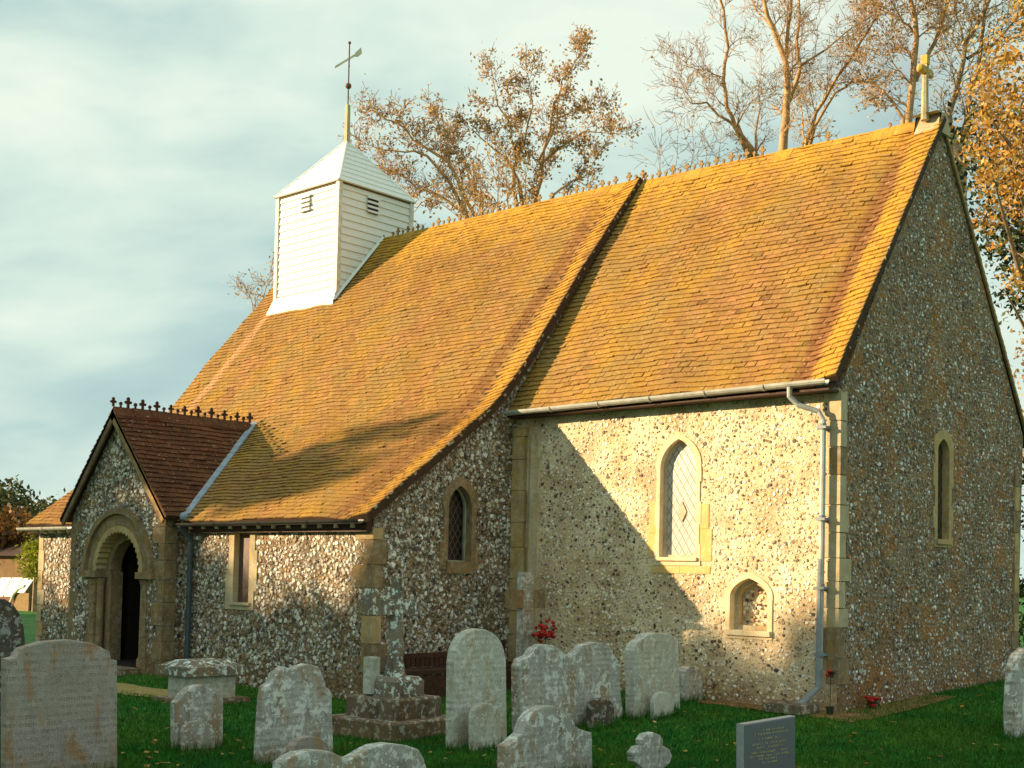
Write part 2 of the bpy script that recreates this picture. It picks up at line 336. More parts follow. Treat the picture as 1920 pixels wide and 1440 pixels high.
L_AUT = leafmat('tan_autumn_leaves', [(0, (.26, .14, .05)), (.5, (.50, .30, .10)), (.8, (.62, .40, .14)), (1, (.66, .50, .22))])
L_COP = leafmat('copper_oak_leaves', [(0, (.18, .09, .015)), (.3, (.46, .22, .03)), (.7, (.60, .34, .07)), (.9, (.66, .48, .18)), (1, (.30, .30, .05))])
L_DARK = leafmat('dark_evergreen_needles', [(0, (.012, .025, .012)), (.6, (.03, .055, .02)), (1, (.09, .11, .03))], .6, .1)
L_MID = leafmat('dull_green_foliage', [(0, (.025, .035, .012)), (.6, (.06, .075, .02)), (1, (.12, .12, .03))])
L_RUST = leafmat('rust_brown_hedge_leaves', [(0, (.07, .03, .01)), (.6, (.17, .075, .015)), (1, (.28, .14, .03))])
L_YEL = leafmat('yellow_green_leaves', [(0, (.16, .18, .01)), (1, (.34, .36, .03))])
L_HEDGE = leafmat('hedge_leaves', [(0, (.03, .05, .015)), (1, (.08, .1, .03))], .6, .1)

# ------------------------------------------------------------------ ground
def gz(x, y):
    """lawn height: level by the graves, rising a little to the chancel and its north-east corner"""
    def ss(a, b, t): t = max(0, min(1, (t-a)/(b-a))); return t*t*(3-2*t)
    z = .13*ss(-3.6, -.3, y)*ss(-5.5, -3.5, x)
    z += .22*ss(.5, 6, y)*ss(-1, .5, x)
    z += .22*ss(-10.2, -13.5, x)*1.0 if x < -10.2 else 0
    z += .03*math.sin(x*.9+1)*math.sin(y*.8)
    return z
def ground():
    def axis(lo, hi, a, b, st):
        pts = list(np.arange(a, b+1e-6, st)); e = st
        q = b
        while q < hi: e *= 1.45; q += e; pts.append(q)
        q = a; e = st
        while q > lo: e *= 1.45; q -= e; pts.insert(0, q)
        return pts
    xs = axis(-900, 900, -18, 8, .4); ys = axis(-900, 900, -16, 12, .4)
    m = MB(); nx = len(xs)
    m.v = [(x, y, gz(x, y) if abs(x) < 40 and abs(y) < 40 else .0) for y in ys for x in xs]
    for j in range(len(ys)-1):
        for i in range(nx-1):
            m.f.append((j*nx+i, j*nx+i+1, (j+1)*nx+i+1, (j+1)*nx+i)); m.c.append(.5)
    return tag(m.build('ground', M_GRASS, smooth=True), kind='structure')
ground()
def grass():
    rg = np.random.default_rng(5); n = 190000
    u = rg.uniform(-60, 1980, n*2); v = 1235 + (1500-1235)*rg.uniform(0, 1, n*2)**.8
    vs = []; fs = []; tn = []; k = 0
    for a, b in zip(u, v):
        if k >= n: break
        P = at(a, b, 2, 0.02)
        x, y = P.x, P.y
        if -13.7 < x < .05 and y > -.05: continue
        if -14 < x < -5.0 and y > -2.72: continue
        if y > 8 or x < -15: continue
        if -1.9 < x < .35 and -.5 < y < 0: 
            if rg.random() < .85: continue
        if -10.5 < x < -6.2 and -4.6 < y < -3.95: continue
        z = gz(x, y); h = rg.uniform(.025, .06); an = rg.uniform(0, 6.28); wd = rg.uniform(.004, .008)
        dx, dy = math.cos(an)*wd, math.sin(an)*wd; lx, ly = rg.normal(0, .022, 2)
        vs += [(x-dx, y-dy, z-.005), (x+dx, y+dy, z-.005), (x+lx, y+ly, z+h)]
        fs.append((3*k, 3*k+1, 3*k+2)); tn.append(float(rg.random())); k += 1
    m = MB(); m.v = vs; m.f = fs; m.c = tn
    tag(m.build('grass', M_GRASS, recalc=False), 'short dark green grass between the graves', 'grass', kind='stuff')
grass()
def sheet(name, pts, mat, dz, label, cat, kind):
    m = MB(); N = 18
    # four corner patch laid over the lawn
    A, B, C_, D_ = [Vector((*p, 0)) for p in pts]
    vs = []
    for j in range(N+1):
        for i in range(N+1):
            s, t = i/N, j/N; q = (A*(1-s)+B*s)*(1-t) + (D_*(1-s)+C_*s)*t
            e = .05*math.sin(i*2.1+j) if j in (0, N) else 0
            vs.append((q.x, q.y+e, gz(q.x, q.y)+dz))
    m.add(vs, [(j*(N+1)+i, j*(N+1)+i+1, (j+1)*(N+1)+i+1, (j+1)*(N+1)+i) for j in range(N) for i in range(N)])
    o = m.build(name, mat); tag(o, kind=kind)
    return o
sheet('path', [(-12, -4.75), (-5.9, -4.75), (-5.9, -3.95), (-12, -3.95)], M_PATH, .012, '', '', 'structure')
sheet('bare_soil', [(-2.3, -.34), (.50, -.62), (.50, .05), (-2.3, .05)], M_SOIL, .010, '', '', 'structure')
sheet('bare_soil', [(-.05, -.3), (.55, -.3), (.45, 2.3), (-.05, 2.3)], M_SOIL, .014, '', '', 'structure')
def leaves_on_ground():
    m = MB()
    for _ in range(260):
        P = at(R_.uniform(200, 1920), R_.uniform(1320, 1445), 2, .03)
        if P.y > -.4 and P.x < .3: continue
        if P.y > 6: continue
        s = R_.uniform(.018, .04); a = R_.uniform(0, 6.28); z = gz(P.x, P.y)+.035
        u_ = Vector((math.cos(a), math.sin(a), R_.uniform(-.3, .3)))*s; v_ = Vector((-math.sin(a), math.cos(a), R_.uniform(-.2, .4)))*s*.7
        c = Vector((P.x, P.y, z)); m.add([c-u_, c-v_, c+u_, c+v_], [(0, 1, 2, 3)])
    tag(m.build('fallen_leaves', L_COP, recalc=False), 'small tan fallen leaves scattered on the grass', 'leaves', kind='stuff')
leaves_on_ground()
def tufts():
    m = MB()
    for o in [o for o in bpy.data.objects if o.name.split('.')[0] in ('headstone', 'footstone')]:
        ys = [v.co.y for v in o.data.vertices]; c = o.location; y0, y1 = min(ys)-.03, max(ys)+.03
        for _ in range(int(260*(y1-y0)/.6)):
            side = R_.choice((-1, 1, 1)); x = c.x+side*.07+R_.gauss(0, .02)*side; y = c.y+R_.uniform(y0, y1)
            if R_.random() < .2: x = c.x+R_.uniform(-.07, .07); y = c.y+R_.choice((y0, y1))
            h = R_.uniform(.04, .13); a = R_.uniform(0, 6.28); w_ = .005; z = gz(x, y)
            m.add([(x-math.cos(a)*w_, y-math.sin(a)*w_, z), (x+math.cos(a)*w_, y+math.sin(a)*w_, z), (x+R_.gauss(0, .03), y+R_.gauss(0, .03), z+h)], [(0, 1, 2)])
    tag(m.build('grass', M_GRASS, recalc=False), 'longer grass tufts round the feet of the gravestones', 'grass', kind='stuff')

# ------------------------------------------------------------------ church
church = empty('church', (0, 0, 0))
tag(church, 'flint village church with orange lichened tile roofs, white boarded bell turret and small gabled porch', 'church')
Wc = 5.5; XN = -5.08; YA = -2.66; XW = -13.75
EAV_E, EAV_W = 3.975, 3.94
CH_PROF = lambda x: [(-.2, EAV_E+(EAV_W-EAV_E)*(x/XN)), (2.68+.11*(x/XN), 7.825+.115*(x/XN))]
N_PROF = [(-2.84, 2.32), (-2.2, 2.79), (-.95, 3.66), (-.62, 3.89), (-.34, 4.13), (-.05, 4.46), (.7, 5.42), (2.77, 7.98)]
N_PROFW = [(-2.84, 2.28), (-2.2, 2.77), (-.95, 3.68), (-.70, 3.86), (-.45, 4.10), (-.05, 4.60), (.7, 5.54), (2.77, 8.0)]
def prof_at(prof, l):
    for (a, b) in zip(prof[:-1], prof[1:]):
        d = math.hypot(b[0]-a[0], b[1]-a[1])
        if l <= d or b is prof[-1]:
            t = l/d; return (a[0]+(b[0]-a[0])*t, a[1]+(b[1]-a[1])*t), ((b[0]-a[0])/d, (b[1]-a[1])/d)
        l -= d
def plen(prof): return sum(math.hypot(b[0]-a[0], b[1]-a[1]) for a, b in zip(prof[:-1], prof[1:]))
def tiles(surf, L, width, gauge=.092, tw=.155, th=.013, skip=None, jag=.010):
    """real tiles laid in broken courses; surf(s, l) -> point, along, up, normal"""
    m = MB(); nc = int(L/gauge)+1
    for i in range(nc):
        off = (i % 2)*tw*.5; l0 = i*gauge
        j = -1
        crs = R_.uniform(-.004, .004)
        while (j*tw+off) < width-.01:
            s0 = max(0, j*tw+off); s1 = min(width, (j+1)*tw+off); j += 1
            if s1-s0 < .03: continue
            if skip and skip((s0+s1)/2, l0): continue
            lj = l0 + R_.gauss(0, jag*.6)+crs; l1 = min(L, l0+gauge*1.25)
            lift = R_.gauss(0, .0028)
            if R_.random() < .02: lift += .012; lj -= .012
            g_ = .0035
            if R_.random() < .18: g_ = .017
            p00, T, U, N = surf(s0+g_*.5, max(0, lj)); p10 = surf(s1-g_*.5, max(0, lj))[0]
            p01 = surf(s0+g_*.5, l1)[0]; p11 = surf(s1-g_*.5, l1)[0]
            tw_ = R_.gauss(0, .0022)
            a = .026+lift
            A, B = p00+N*(a+tw_), p10+N*(a-tw_); C_, D_ = p11+N*(.004), p01+N*(.004)
            A2, B2 = A-N*(th+.006), B-N*(th+.006)
            m.add([A, B, C_, D_, A2, B2, C_-N*th, D_-N*th], [(0, 1, 2, 3), (4, 5, 1, 0), (4, 0, 3, 7), (5, 6, 2, 1)])
    return m
def undul(x, l, x_e, amp=1.0):
    z = .018*math.sin(x*1.7+l*.5)*math.sin(l*1.1+.8)+.010*math.sin(x*3.9+1.3)*math.sin(l*2.3+x)+.005*math.sin(x*8+l*5)
    d = x_e-x                       # verge: dips then kicks up over the wall
    z += -.035*math.exp(-((d-.50)/.16)**2) + (.055*(1-d/.42) if d < .42 else 0)
    return z*amp
def mk_surf(profE, profW, xE, xW, L):
    def P(s, l):
        x = xE - s; t = (x-xE)/(xW-xE)
        (ye, ze), de = prof_at(profE, l*plen(profE)/L); (yw, zw), dw = prof_at(profW, l*plen(profW)/L)
        y = ye+(yw-ye)*t; z = ze+(zw-ze)*t; d = Vector((0, de[0]*(1-t)+dw[0]*t, de[1]*(1-t)+dw[1]*t)).normalized()
        n = Vector((0, -d.z, d.y))
        return Vector((x, y, z))+n*undul(x, l, xE), Vector((-1, 0, 0)), d, n
    return P
def roof_deck(surf, L, width, th=.1, n1=24, n2=30):
    m = MB()
    for k in (0, 1):
        vs = []
        for i in range(n1+1):
            for j in range(n2+1):
                p, T, U, N = surf(width*i/n1, L*j/n2); vs.append(p-N*(th*k+.006))
        m.add(vs, [(i*(n2+1)+j, i*(n2+1)+j+1, (i+1)*(n2+1)+j+1, (i+1)*(n2+1)+j) for i in range(n1) for j in range(n2)])
    o2 = (n1+1)*(n2+1); q = n2+1
    rim = [i*q for i in range(n1)]
    m.f += [(i*q, (i+1)*q, (i+1)*q+o2, i*q+o2) for i in range(n1)]; m.c += [.5]*n1
    for base in (0, n1*q):
        m.f += [(base+j, base+j+1, base+j+1+o2, base+j+o2) for j in range(n2)]; m.c += [.5]*n2
    return m
# chancel roof
LC = plen(CH_PROF(0)); WCH = 5.08+.10
s_ch = mk_surf(CH_PROF(0), CH_PROF(XN), .07, XN-.03, LC)
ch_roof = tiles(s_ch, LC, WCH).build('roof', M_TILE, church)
roof_deck(s_ch, LC, WCH, .07).build('roof_deck', M_UNDER, ch_roof)
LN = plen(N_PROF); XNE = XN+.10; WN = XNE-XW+.10
s_n = mk_surf(N_PROF, N_PROFW, XNE, XW-.1, LN)
BX0, BX1, BY0, BY1, BZ, BAP = -12.99, -11.17, 1.67, 3.49, 8.9, 10.07
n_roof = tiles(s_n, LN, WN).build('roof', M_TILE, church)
roof_deck(s_n, LN, WN, .10, 30, 44).build('roof_deck', M_UNDER, n_roof)
# north slopes, plain tiled courses seen only from the side
def north(profile_ridge, eave, xE, xW):
    L = math.hypot(eave[0]-profile_ridge[0], profile_ridge[1]-eave[1])
    def P(s, l):
        t = l/L; y = eave[0]+(profile_ridge[0]-eave[0])*t; z = eave[1]+(profile_ridge[1]-eave[1])*t
        d = Vector((0, profile_ridge[0]-eave[0], profile_ridge[1]-eave[1])).normalized(); n = Vector((0, -d.z, d.y))
        if n.z < 0: n = -n
        return Vector((xE-s, y, z)), Vector((-1, 0, 0)), d, n
    return P, L
pN, lN = north((2.70, 7.80), (Wc+.42, 3.72), .035, XN); b = tiles(pN, lN, WCH, .1, .165); b.build('roof', M_TILE, church)
roof_deck(pN, lN, WCH, .03).build('roof_deck', M_UNDER, church)
pN2, lN2 = north((2.78, 7.95), (Wc+.3, 4.0), XNE, XW); 
pN2s = pN2
b = tiles(pN2s, lN2, WN, .2, .33); b.build('roof', M_TILE, church)
roof_deck(pN2s, lN2, WN, .07).build('roof_deck', M_UNDER, church)

# ridge tiles with pierced cresting
def cresting(m, m2, A, B, big=.135, pitch=.135, h0=.05, w0=.11, crest=lambda t: True, slope=1.3):
    A, B = Vector(A), Vector(B); L = (B-A).length; d = (B-A)/L; side = d.cross(Vector((0, 0, 1))).normalized(); up = side.cross(d).normalized()
    n = int(L/.30)
    for i in range(n):
        p = A+d*(i*L/n+.004); q = A+d*((i+1)*L/n-.004); j = R_.uniform(-.006, .006); p = p+up*j; q = q+up*j
        for s_ in (1, -1):
            dn = side*s_*w0 - up*w0*slope
            m.add([p+up*h0, q+up*h0, q+up*h0+dn, p+up*h0+dn, p+up*(h0-.03), q+up*(h0-.03), q+up*(h0-.03)+dn, p+up*(h0-.03)+dn],
                  [(0, 1, 2, 3), (7, 6, 5, 4), (2, 3, 7, 6), (0, 3, 7, 4), (1, 2, 6, 5)])
    k = int(L/pitch)
    for i in range(k+1):
        t = i/k
        if not crest(t): continue
        c = A+d*(L*t)+up*(h0-.005); th = side*.011
        sc_ = 1 if i % 2 == 0 else .55
        if i % 2 == 0: out = [(-.018, 0), (-.018, .05), (-.05, .055), (-.052, .085), (-.02, .09), (-.024, .125), (0, .142), (.024, .125), (.02, .09), (.052, .085), (.05, .055), (.018, .05), (.018, 0)]
        else: out = [(-.014, 0), (-.013, .03), (-.028, .045), (-.02, .07), (0, .078), (.02, .07), (.028, .045), (.013, .03), (.014, 0)]
        wob = R_.uniform(.85, 1.1)*big/.135
        m2.prism([(a*wob, b_*wob) for a, b_ in out], [], lambda a, b_, dd: c+d*a+up*b_+th*(dd*2-1), 1)
M_CREST = simple('brown_lichened_cresting', (.26, .17, .075), .9, .5, 30)
m = MB(); k2 = MB(); cresting(m, k2, (-.32, 2.69, 7.82), (XN, 2.80, 7.93), crest=lambda t: t > .50 or R_.random() < .3); m.build('ridge_tiles', M_TILE, ch_roof); k2.build('cresting', M_CREST, ch_roof)
m = MB(); k2 = MB(); cresting(m, k2, (XNE, 2.78, 7.97), (BX1+.02, 2.78, 7.985), crest=lambda t: R_.random() < .93); m.build('ridge_tiles', M_TILE, n_roof); m = MB(); cresting(m, k2, (BX0-.02, 2.78, 7.99), (XW-.1, 2.78, 8.0)); m.build('ridge_tiles', M_TILE, n_roof); k2.build('cresting', M_CREST, n_roof)
# verge boards under the tiles
def verge(prof, x, w_=.05, drop=.09, up=0):
    m = MB()
    for a, b_ in zip(prof[:-1], prof[1:]):
        d = Vector((0, b_[0]-a[0], b_[1]-a[1])); n = Vector((0, -d.z, d.y)).normalized()
        p = Vector((x, a[0], a[1]))+n*up; m.fbox(p, (w_, 0, 0), d*1.001, -n*drop)
    return m
verge(CH_PROF(0), .012, .035, .05, .03).build('verge', M_MORTAR, ch_roof)
verge([(2.68, 7.83), (Wc+.42, 3.72)], .006, .03, .05, .0).build('verge', M_VMORT, church)
verge(N_PROF, XN+.03, .045, .085, .03).build('verge', M_VMORT, n_roof)

def mortar_bits(prof, x, n):
    m = MB(); L = plen(prof)
    for _ in range(n):
        (y, z), d = prof_at(prof, R_.uniform(.1, L-.1)); N = Vector((0, -d[1], d[0])); U = Vector((0, d[0], d[1])); c = Vector((x, y, z))+N*R_.uniform(.035, .06)
        m.fbox(c, (R_.uniform(.012, .03), 0, 0), U*R_.uniform(.02, .07), -N*R_.uniform(.012, .035))
    return m
mortar_bits(N_PROF, XN+.088, 46).build('verge_mortar', M_VBIT, n_roof)
mortar_bits(CH_PROF(0), .05, 16).build('verge_mortar', M_VBIT, ch_roof)
def flintmat(name, stops, stain):
    m, g = newmat(name); p = g.pos(); t = g.n('ShaderNodeAttribute', attribute_name='tint').outputs['Fac']
    col = g.ramp(t, stops, 'CONSTANT'); n = g.noise(p, 38, 4, .65).outputs[0]; n2 = g.noise(p, 17, 3, .6, .5).outputs[0]
    col = g.mix(1, col, g.ramp(n, [(.32, .55), (.5, .95), (.68, 1.3)]), 'MULTIPLY')
    col = g.mix(g.ramp(n2, [(.545, 0.0), (.575, .85)]), col, (.055, .055, .055))
    col = g.mix(g.ramp(g.noise(g.map(p, loc=(4, 4, 4)), 5.5, 5, .6).outputs[0], [(.52, 0.0), (.63, .7)]), col, stain)
    finish(g, col, .55, n, .5, .01, .4); return m
F_PALE = flintmat('pale_flint_stones', [(0, (.94, .85, .68)), (.30, (.80, .66, .46)), (.46, (.95, .90, .79)), (.62, (.48, .35, .22)), (.78, (.70, .55, .37)), (.88, (.10, .075, .055))], (.62, .42, .18))
F_COARSE = flintmat('white_and_grey_flint_cobbles', [(0, (.76, .72, .62)), (.22, (.46, .39, .29)), (.38, (.88, .86, .79)), (.55, (.11, .10, .085)), (.66, (.54, .49, .40)), (.80, (.32, .22, .13)), (.92, (.64, .60, .51))], (.34, .19, .07))
F_FINE = flintmat('small_blue_white_flints', [(0, (.44, .37, .27)), (.22, (.80, .82, .79)), (.34, (.30, .21, .125)), (.56, (.50, .49, .44)), (.68, (.09, .07, .055)), (.78, (.38, .26, .155)), (.94, (.90, .92, .90))], (.50, .20, .03))
def inpoly(u, v, P):
    c = False; j = len(P)-1
    for i in range(len(P)):
        if (P[i][1] > v) != (P[j][1] > v) and u < (P[j][0]-P[i][0])*(v-P[i][1])/(P[j][1]-P[i][1])+P[i][0]: c = not c
        j = i
    return c
def flints(m, outer, holes, P, mat, sp, seed, boxes=(), fill=.97, rr=(.30, .52), hh=(.006, .016)):
    """separate stones bedded in the mortar of a wall, part of the wall's own mesh"""
    rg = random.Random(seed); m.extra.append((len(m.f)+0, mat)); n = 7
    x0 = min(p[0] for p in outer); x1 = max(p[0] for p in outer); z0 = -.05; z1 = max(p[1] for p in outer); row = 0; z = z0
    while z < z1:
        x = x0+(row % 2)*sp*.5
        while x < x1:
            a, b_ = x+rg.uniform(-.3, .3)*sp, z+rg.uniform(-.3, .3)*sp; x += sp*rg.uniform(.85, 1.15)
            if rg.random() > fill or not inpoly(a, b_, outer): continue
            if not (inpoly(a-.03, b_+.04, outer) and inpoly(a+.03, b_+.04, outer)): continue
            if any(inpoly(a, b_, h) for h in holes) or any(q[0] < a < q[2] and q[1] < b_ < q[3] for q in boxes): continue
            nz = noise.noise(Vector((a*1.9, b_*1.9, seed*3.1)))*.55+noise.noise(Vector((a*5.3, b_*5.3, seed*1.7)))*.45
            if rg.random() < .10-nz*.45: continue
            r = sp*rg.uniform(*rr)*(1+.55*nz)*(1.3 if rg.random() < .05 else 1); asp = rg.uniform(.62, .95); th = rg.gauss(0, .8); h = rg.uniform(*hh); ct, st = math.cos(th), math.sin(th)
            o = []; i_ = []
            tx, tz = rg.uniform(-.25, .25), rg.uniform(-.25, .25)
            for k in range(n):
                an = 2*math.pi*(k+rg.uniform(-.25, .25))/n; q = r*rg.uniform(.8, 1.12); u_, v_ = math.cos(an)*q, math.sin(an)*q*asp
                du, dv = u_*ct-v_*st, u_*st+v_*ct; o.append(P(a+du, b_+dv, .004)); i_.append(P(a+du*.72, b_+dv*.72, -h*(1+tx*du/r+tz*dv/r)))
            m.add(o+i_, [(k, (k+1) % n, n+(k+1) % n, n+k) for k in range(n)]+[tuple(range(n, 2*n))], rg.random())
        z += sp*.86; row += 1
# walls
def wallS(y, out_d=1): return lambda a, b_, d: Vector((a, y+d, b_))            # south faces, thickness to the north
def wallE(x): return lambda a, b_, d: Vector((x-d, a, b_))
def arch(x0, x1, z0, zs, zt, n=7, kind='point'):
    """outline of an opening: flat foot, straight sides to zs, head to zt"""
    pts = [(x0, z0), (x1, z0), (x1, zs)]; c = (x0+x1)/2; h = zt-zs; w_ = (x1-x0)/2
    if kind == 'round':
        for i in range(1, 2*n): a = math.pi*i/(2*n); pts.append((c+w_*math.cos(a), zs+h*math.sin(a)))
    else:
        A = math.radians(62); hd = [(w_*(1-math.cos(A*i/n))/(1-math.cos(A)), h*math.sin(A*i/n)/math.sin(A)) for i in range(1, n)]
        pts += [(x1-a, zs+b_) for a, b_ in hd]+[(c, zt)]+[(x0+a, zs+b_) for a, b_ in hd[::-1]]
    pts.append((x0, zs)); return pts
def grow(pts, e):
    cx = sum(p[0] for p in pts)/len(pts); cz = (min(p[1] for p in pts)+max(p[1] for p in pts))/2
    hx = (max(p[0] for p in pts)-min(p[0] for p in pts))/2; hz = (max(p[1] for p in pts)-min(p[1] for p in pts))/2
    return [(cx+(p[0]-cx)*(hx+e)/hx, cz+(p[1]-cz)*(hz+e)/hz) for p in pts]
LAN = arch(-2.54, -1.98, 1.90, 3.05, 3.42); NIC = arch(-1.46, -.93, 1.02, 1.42, 1.66)
m = MB(); m.prism([(XN, -.4), (-.01, -.4), (-.01, 3.90), (XN, 3.88)], [grow(LAN, .05), grow(NIC, .05)], wallS(0), .55)
flints(m, [(XN+.46, -.1), (-.16, -.1), (-.16, 3.80), (XN+.46, 3.78)], [grow(LAN, .10), grow(NIC, .10)], wallS(0), F_PALE, .066, 1, boxes=[(-2.72, 1.70, -2.5, 2.62), (-2.0, 1.70, -1.74, 2.6), (-2.7, 1.7, -1.74, 1.9)], rr=(.24, .50), hh=(.004, .012))
ch_wall = m.build('wall', FL_PALE, church)
SLIT = arch(2.66, 3.02, 2.22, 3.38, 3.56)
ow = [(.003, -.4), (Wc-.05, -.4), (Wc+.18, 3.86), (2.69, 7.80), (.003, 3.90)]
m = MB(); m.prism(ow, [grow(SLIT, .04)], wallE(-.004), .55)
flints(m, [(.17, -.1), (Wc-.14, -.1), (Wc+.06, 3.8), (2.69, 7.62), (.17, 3.95)], [grow(SLIT, .13)], wallE(-.004), F_FINE, .066, 2, rr=(.18, .50), hh=(.004, .012)); e_wall = m.build('wall', FL_FINE, church)
m = MB(); m.box((-13.7, Wc-.45, -.4), (-.5, Wc, 3.75)); m.build('wall', FL_COARSE, church)
AL = arch(-1.33, -.88, 1.79, 2.52, 2.83)
AE = [(YA, -.4), (.3, -.4), (.3, 4.72), (-.05, 4.33), (-.34, 4.0), (-.62, 3.77), (-.95, 3.54), (-2.2, 2.67), (YA, 2.35)]
m = MB(); m.prism(AE, [grow(AL, .04)], wallE(XN), .5)
m.prism([(.3, 3.4), (5.4, 3.4), (5.4, 4.3), (2.78, 7.88), (.70, 5.33), (.3, 4.72)], [], wallE(XN), .4)
flints(m, [(YA+.22, -.1), (-.04, -.1), (-.04, 4.2), (-.34, 3.93), (-.95, 3.46), (YA+.22, 2.44)], [grow(AL, .14)], wallE(XN), F_COARSE, .090, 3, rr=(.30, .54))
a_wall = m.build('wall', FL_COARSE, church)
AS = [(-8.03, 1.15), (-7.66, 1.15), (-7.66, 2.13), (-8.03, 2.13)]
PD = [(-11.5, -.39), (-9.75, -.39), (-9.75, 2.1), (-11.5, 2.1)]
m = MB(); m.prism([(XW+.05, -.4), (XN-.003, -.4), (XN-.003, 2.3), (XW+.05, 2.27)], [grow(AS, .03), PD], wallS(YA-.003), .5)
flints(m, [(XW+.28, -.1), (XN-.26, -.1), (XN-.26, 2.2), (XW+.28, 2.17)], [grow(AS, .16)], wallS(YA-.003), F_COARSE, .088, 4, [(-12.05, -1, -9.3, 3)], rr=(.30, .54))
s_wall = m.build('wall', FL_COARSE, church)
m = MB(); m.prism([(YA+.004, -.4), (Wc, -.4), (Wc, 3.9), (2.78, 7.9), (-.3, 4.0), (YA+.004, 2.3)], [], wallE(XW+.5), .45); m.build('wall', FL_COARSE, church)

# openings: dressed surround, pane, sill
def leaded(name, base, lead, diamond=True, gloss=.25):
    m_, g_ = newmat(name); p = g_.pos()
    sx = g_.n('ShaderNodeSeparateXYZ', {0: p})
    h = g_.math('ADD', sx.outputs[0], sx.outputs[1])
    a = g_.math('ADD', g_.math('MULTIPLY', h, 9.5), g_.math('MULTIPLY', sx.outputs[2], 6.2)); b_ = g_.math('SUBTRACT', g_.math('MULTIPLY', h, 9.5), g_.math('MULTIPLY', sx.outputs[2], 6.2))
    def ln(v): return g_.ramp(g_.math('ABSOLUTE', g_.math('SUBTRACT', g_.math('FRACT', v), .5)), [(.40, 0.0), (.46, 1.0)])
    k = g_.math('MAXIMUM', ln(a), ln(b_))
    n_ = g_.noise(p, 7, 3).outputs[0]
    c = g_.mix(1, base, g_.ramp(n_, [(.3, .8), (.7, 1.15)]), 'MULTIPLY')
    finish(g_, g_.mix(k, c, lead), gloss, g_.math('ADD', n_, k), .15, .01, .6); return m_
G_PALE = leaded('pale_leaded_glass', (.50, .49, .44), (.22, .19, .15), gloss=.3)
G_DARK = leaded('dark_leaded_glass', (.02, .016, .015), (.11, .075, .06))
G_MESH = leaded('brown_window_mesh', (.10, .055, .045), (.13, .08, .065), gloss=.6)
def blocky(pts_in, x0, x1, z0, ztop, bl, seed, lo=.09, hi=.17, hg=.13):
    """outer outline of a stone surround with long and short blocks, above it follows the head"""
    rr = random.Random(seed); zs = []; z = z0
    while z < ztop-.05: zs.append(z); z += bl*rr.uniform(.8, 1.2)
    zs.append(ztop); R = []; L_ = []
    for k, (a, b_) in enumerate(zip(zs[:-1], zs[1:])):
        e = rr.choice((lo, hi)); R += [(x1+e, a), (x1+e, b_)]
        e = rr.choice((lo, hi)); L_ += [(x0-e, a), (x0-e, b_)]
    head = [p for p in grow(pts_in, hg) if p[1] > ztop+.02]
    def dd(q): 
        o = []
        for p in q:
            if not o or (abs(p[0]-o[-1][0])+abs(p[1]-o[-1][1])) > 1e-4: o.append(p)
        return o
    return dd(R)+head+dd(L_)[::-1]
def window(mapper, outl, zs, mat_s, mat_g, depth=.3, seed=1, sill=None, bl=.3, proud=.014, pane_d=.22, head=.13, surround=True, lo=.09, hi=.17, parent=church):
    x0 = min(p[0] for p in outl); x1 = max(p[0] for p in outl); z0 = min(p[1] for p in outl)
    m = MB(); M2 = lambda a, b_, d: mapper(a, b_, d-proud)
    out = blocky(outl, x0, x1, z0-.10, zs, bl, seed, lo, hi, head)
    m.prism(out, [outl], M2, depth)
    o = m.build('window', mat_s, parent)
    p = MB(); p.prism(grow(outl, .02), [], lambda a, b_, d: mapper(a, b_, d+pane_d), .03); p.build('pane', mat_g, o)
    if sill:
        q = MB(); e, h = sill; M3 = lambda a, b_, d: mapper(a, b_, d)
        q.fbox(mapper(x0-e, z0-h, -.045), mapper(x1+e, z0-h, -.045)-mapper(x0-e, z0-h, -.045), (mapper(0, 0, .25)-mapper(0, 0, 0)), (0, 0, h+.004)); q.build('sill', mat_s, o)
    return o
wn = window(wallS(0), LAN, 2.98, ST_CREAM, G_PALE, .34, 4, (.03, .04), .30, lo=.055, hi=.075, pane_d=.10, head=.07)
for x0_, x1_, z0_, z1_ in ((-2.72, -2.60, 1.90, 2.21), (-2.70, -2.60, 2.215, 2.62), (-1.915, -1.74, 1.86, 2.26), (-1.915, -1.79, 2.265, 2.58), (-2.66, -2.22, 1.70, 1.795), (-2.215, -1.76, 1.70, 1.795)):
    q = MB(); q.box((x0_, -.009, z0_), (x1_, .05, z1_)); q.build('jamb_stone', ST_OCHRE, wn)
dd_ = MB(); dd_.prism([(-2.26, 2.36), (-2.19, 2.49), (-2.26, 2.62), (-2.33, 2.49)], [], lambda a, b_, d: Vector((a, .085+d, b_)), .012); dd_.build('tinted_quarry', simple('pinkish_diamond_pane', (.50, .33, .22), .4), wn)
fr = MB(); fr.prism(grow(LAN, .0), [grow(LAN, -.035)], lambda a, b_, d: Vector((a, .07+d, b_)), .03); fr.build('window_frame', simple('pale_window_frame', (.5, .42, .3), .7), wn)
wn = window(wallS(0), NIC, 1.36, ST_CREAM, FL_PALE, .40, 9, (.05, .06), .4, lo=.05, hi=.065, pane_d=.20, head=.07); wn.name = 'niche'
q = MB(); P_ = lambda a, b_, d: Vector((a, .198+d, b_)); q.add([(-1.4, .2, 1.1), (-1.39, .2, 1.1), (-1.39, .2, 1.11)], [(0, 1, 2)]); flints(q, grow(NIC, -.06), [], P_, F_PALE, .06, 21, rr=(.35, .6), hh=(.008, .03)); q.build('rubble_infill', M_MORTAR, wn)
fr = MB(); fr.prism(grow(NIC, .0), [grow(NIC, -.06)], lambda a, b_, d: Vector((a, .10+d, b_)), .10); fr.build('niche_moulding', ST_PALEQ, wn)
window(wallE(-.004), SLIT, 3.30, ST_QUOIN, G_DARK, .42, 3, (.05, .06), .28, lo=.08, hi=.13, pane_d=.085)
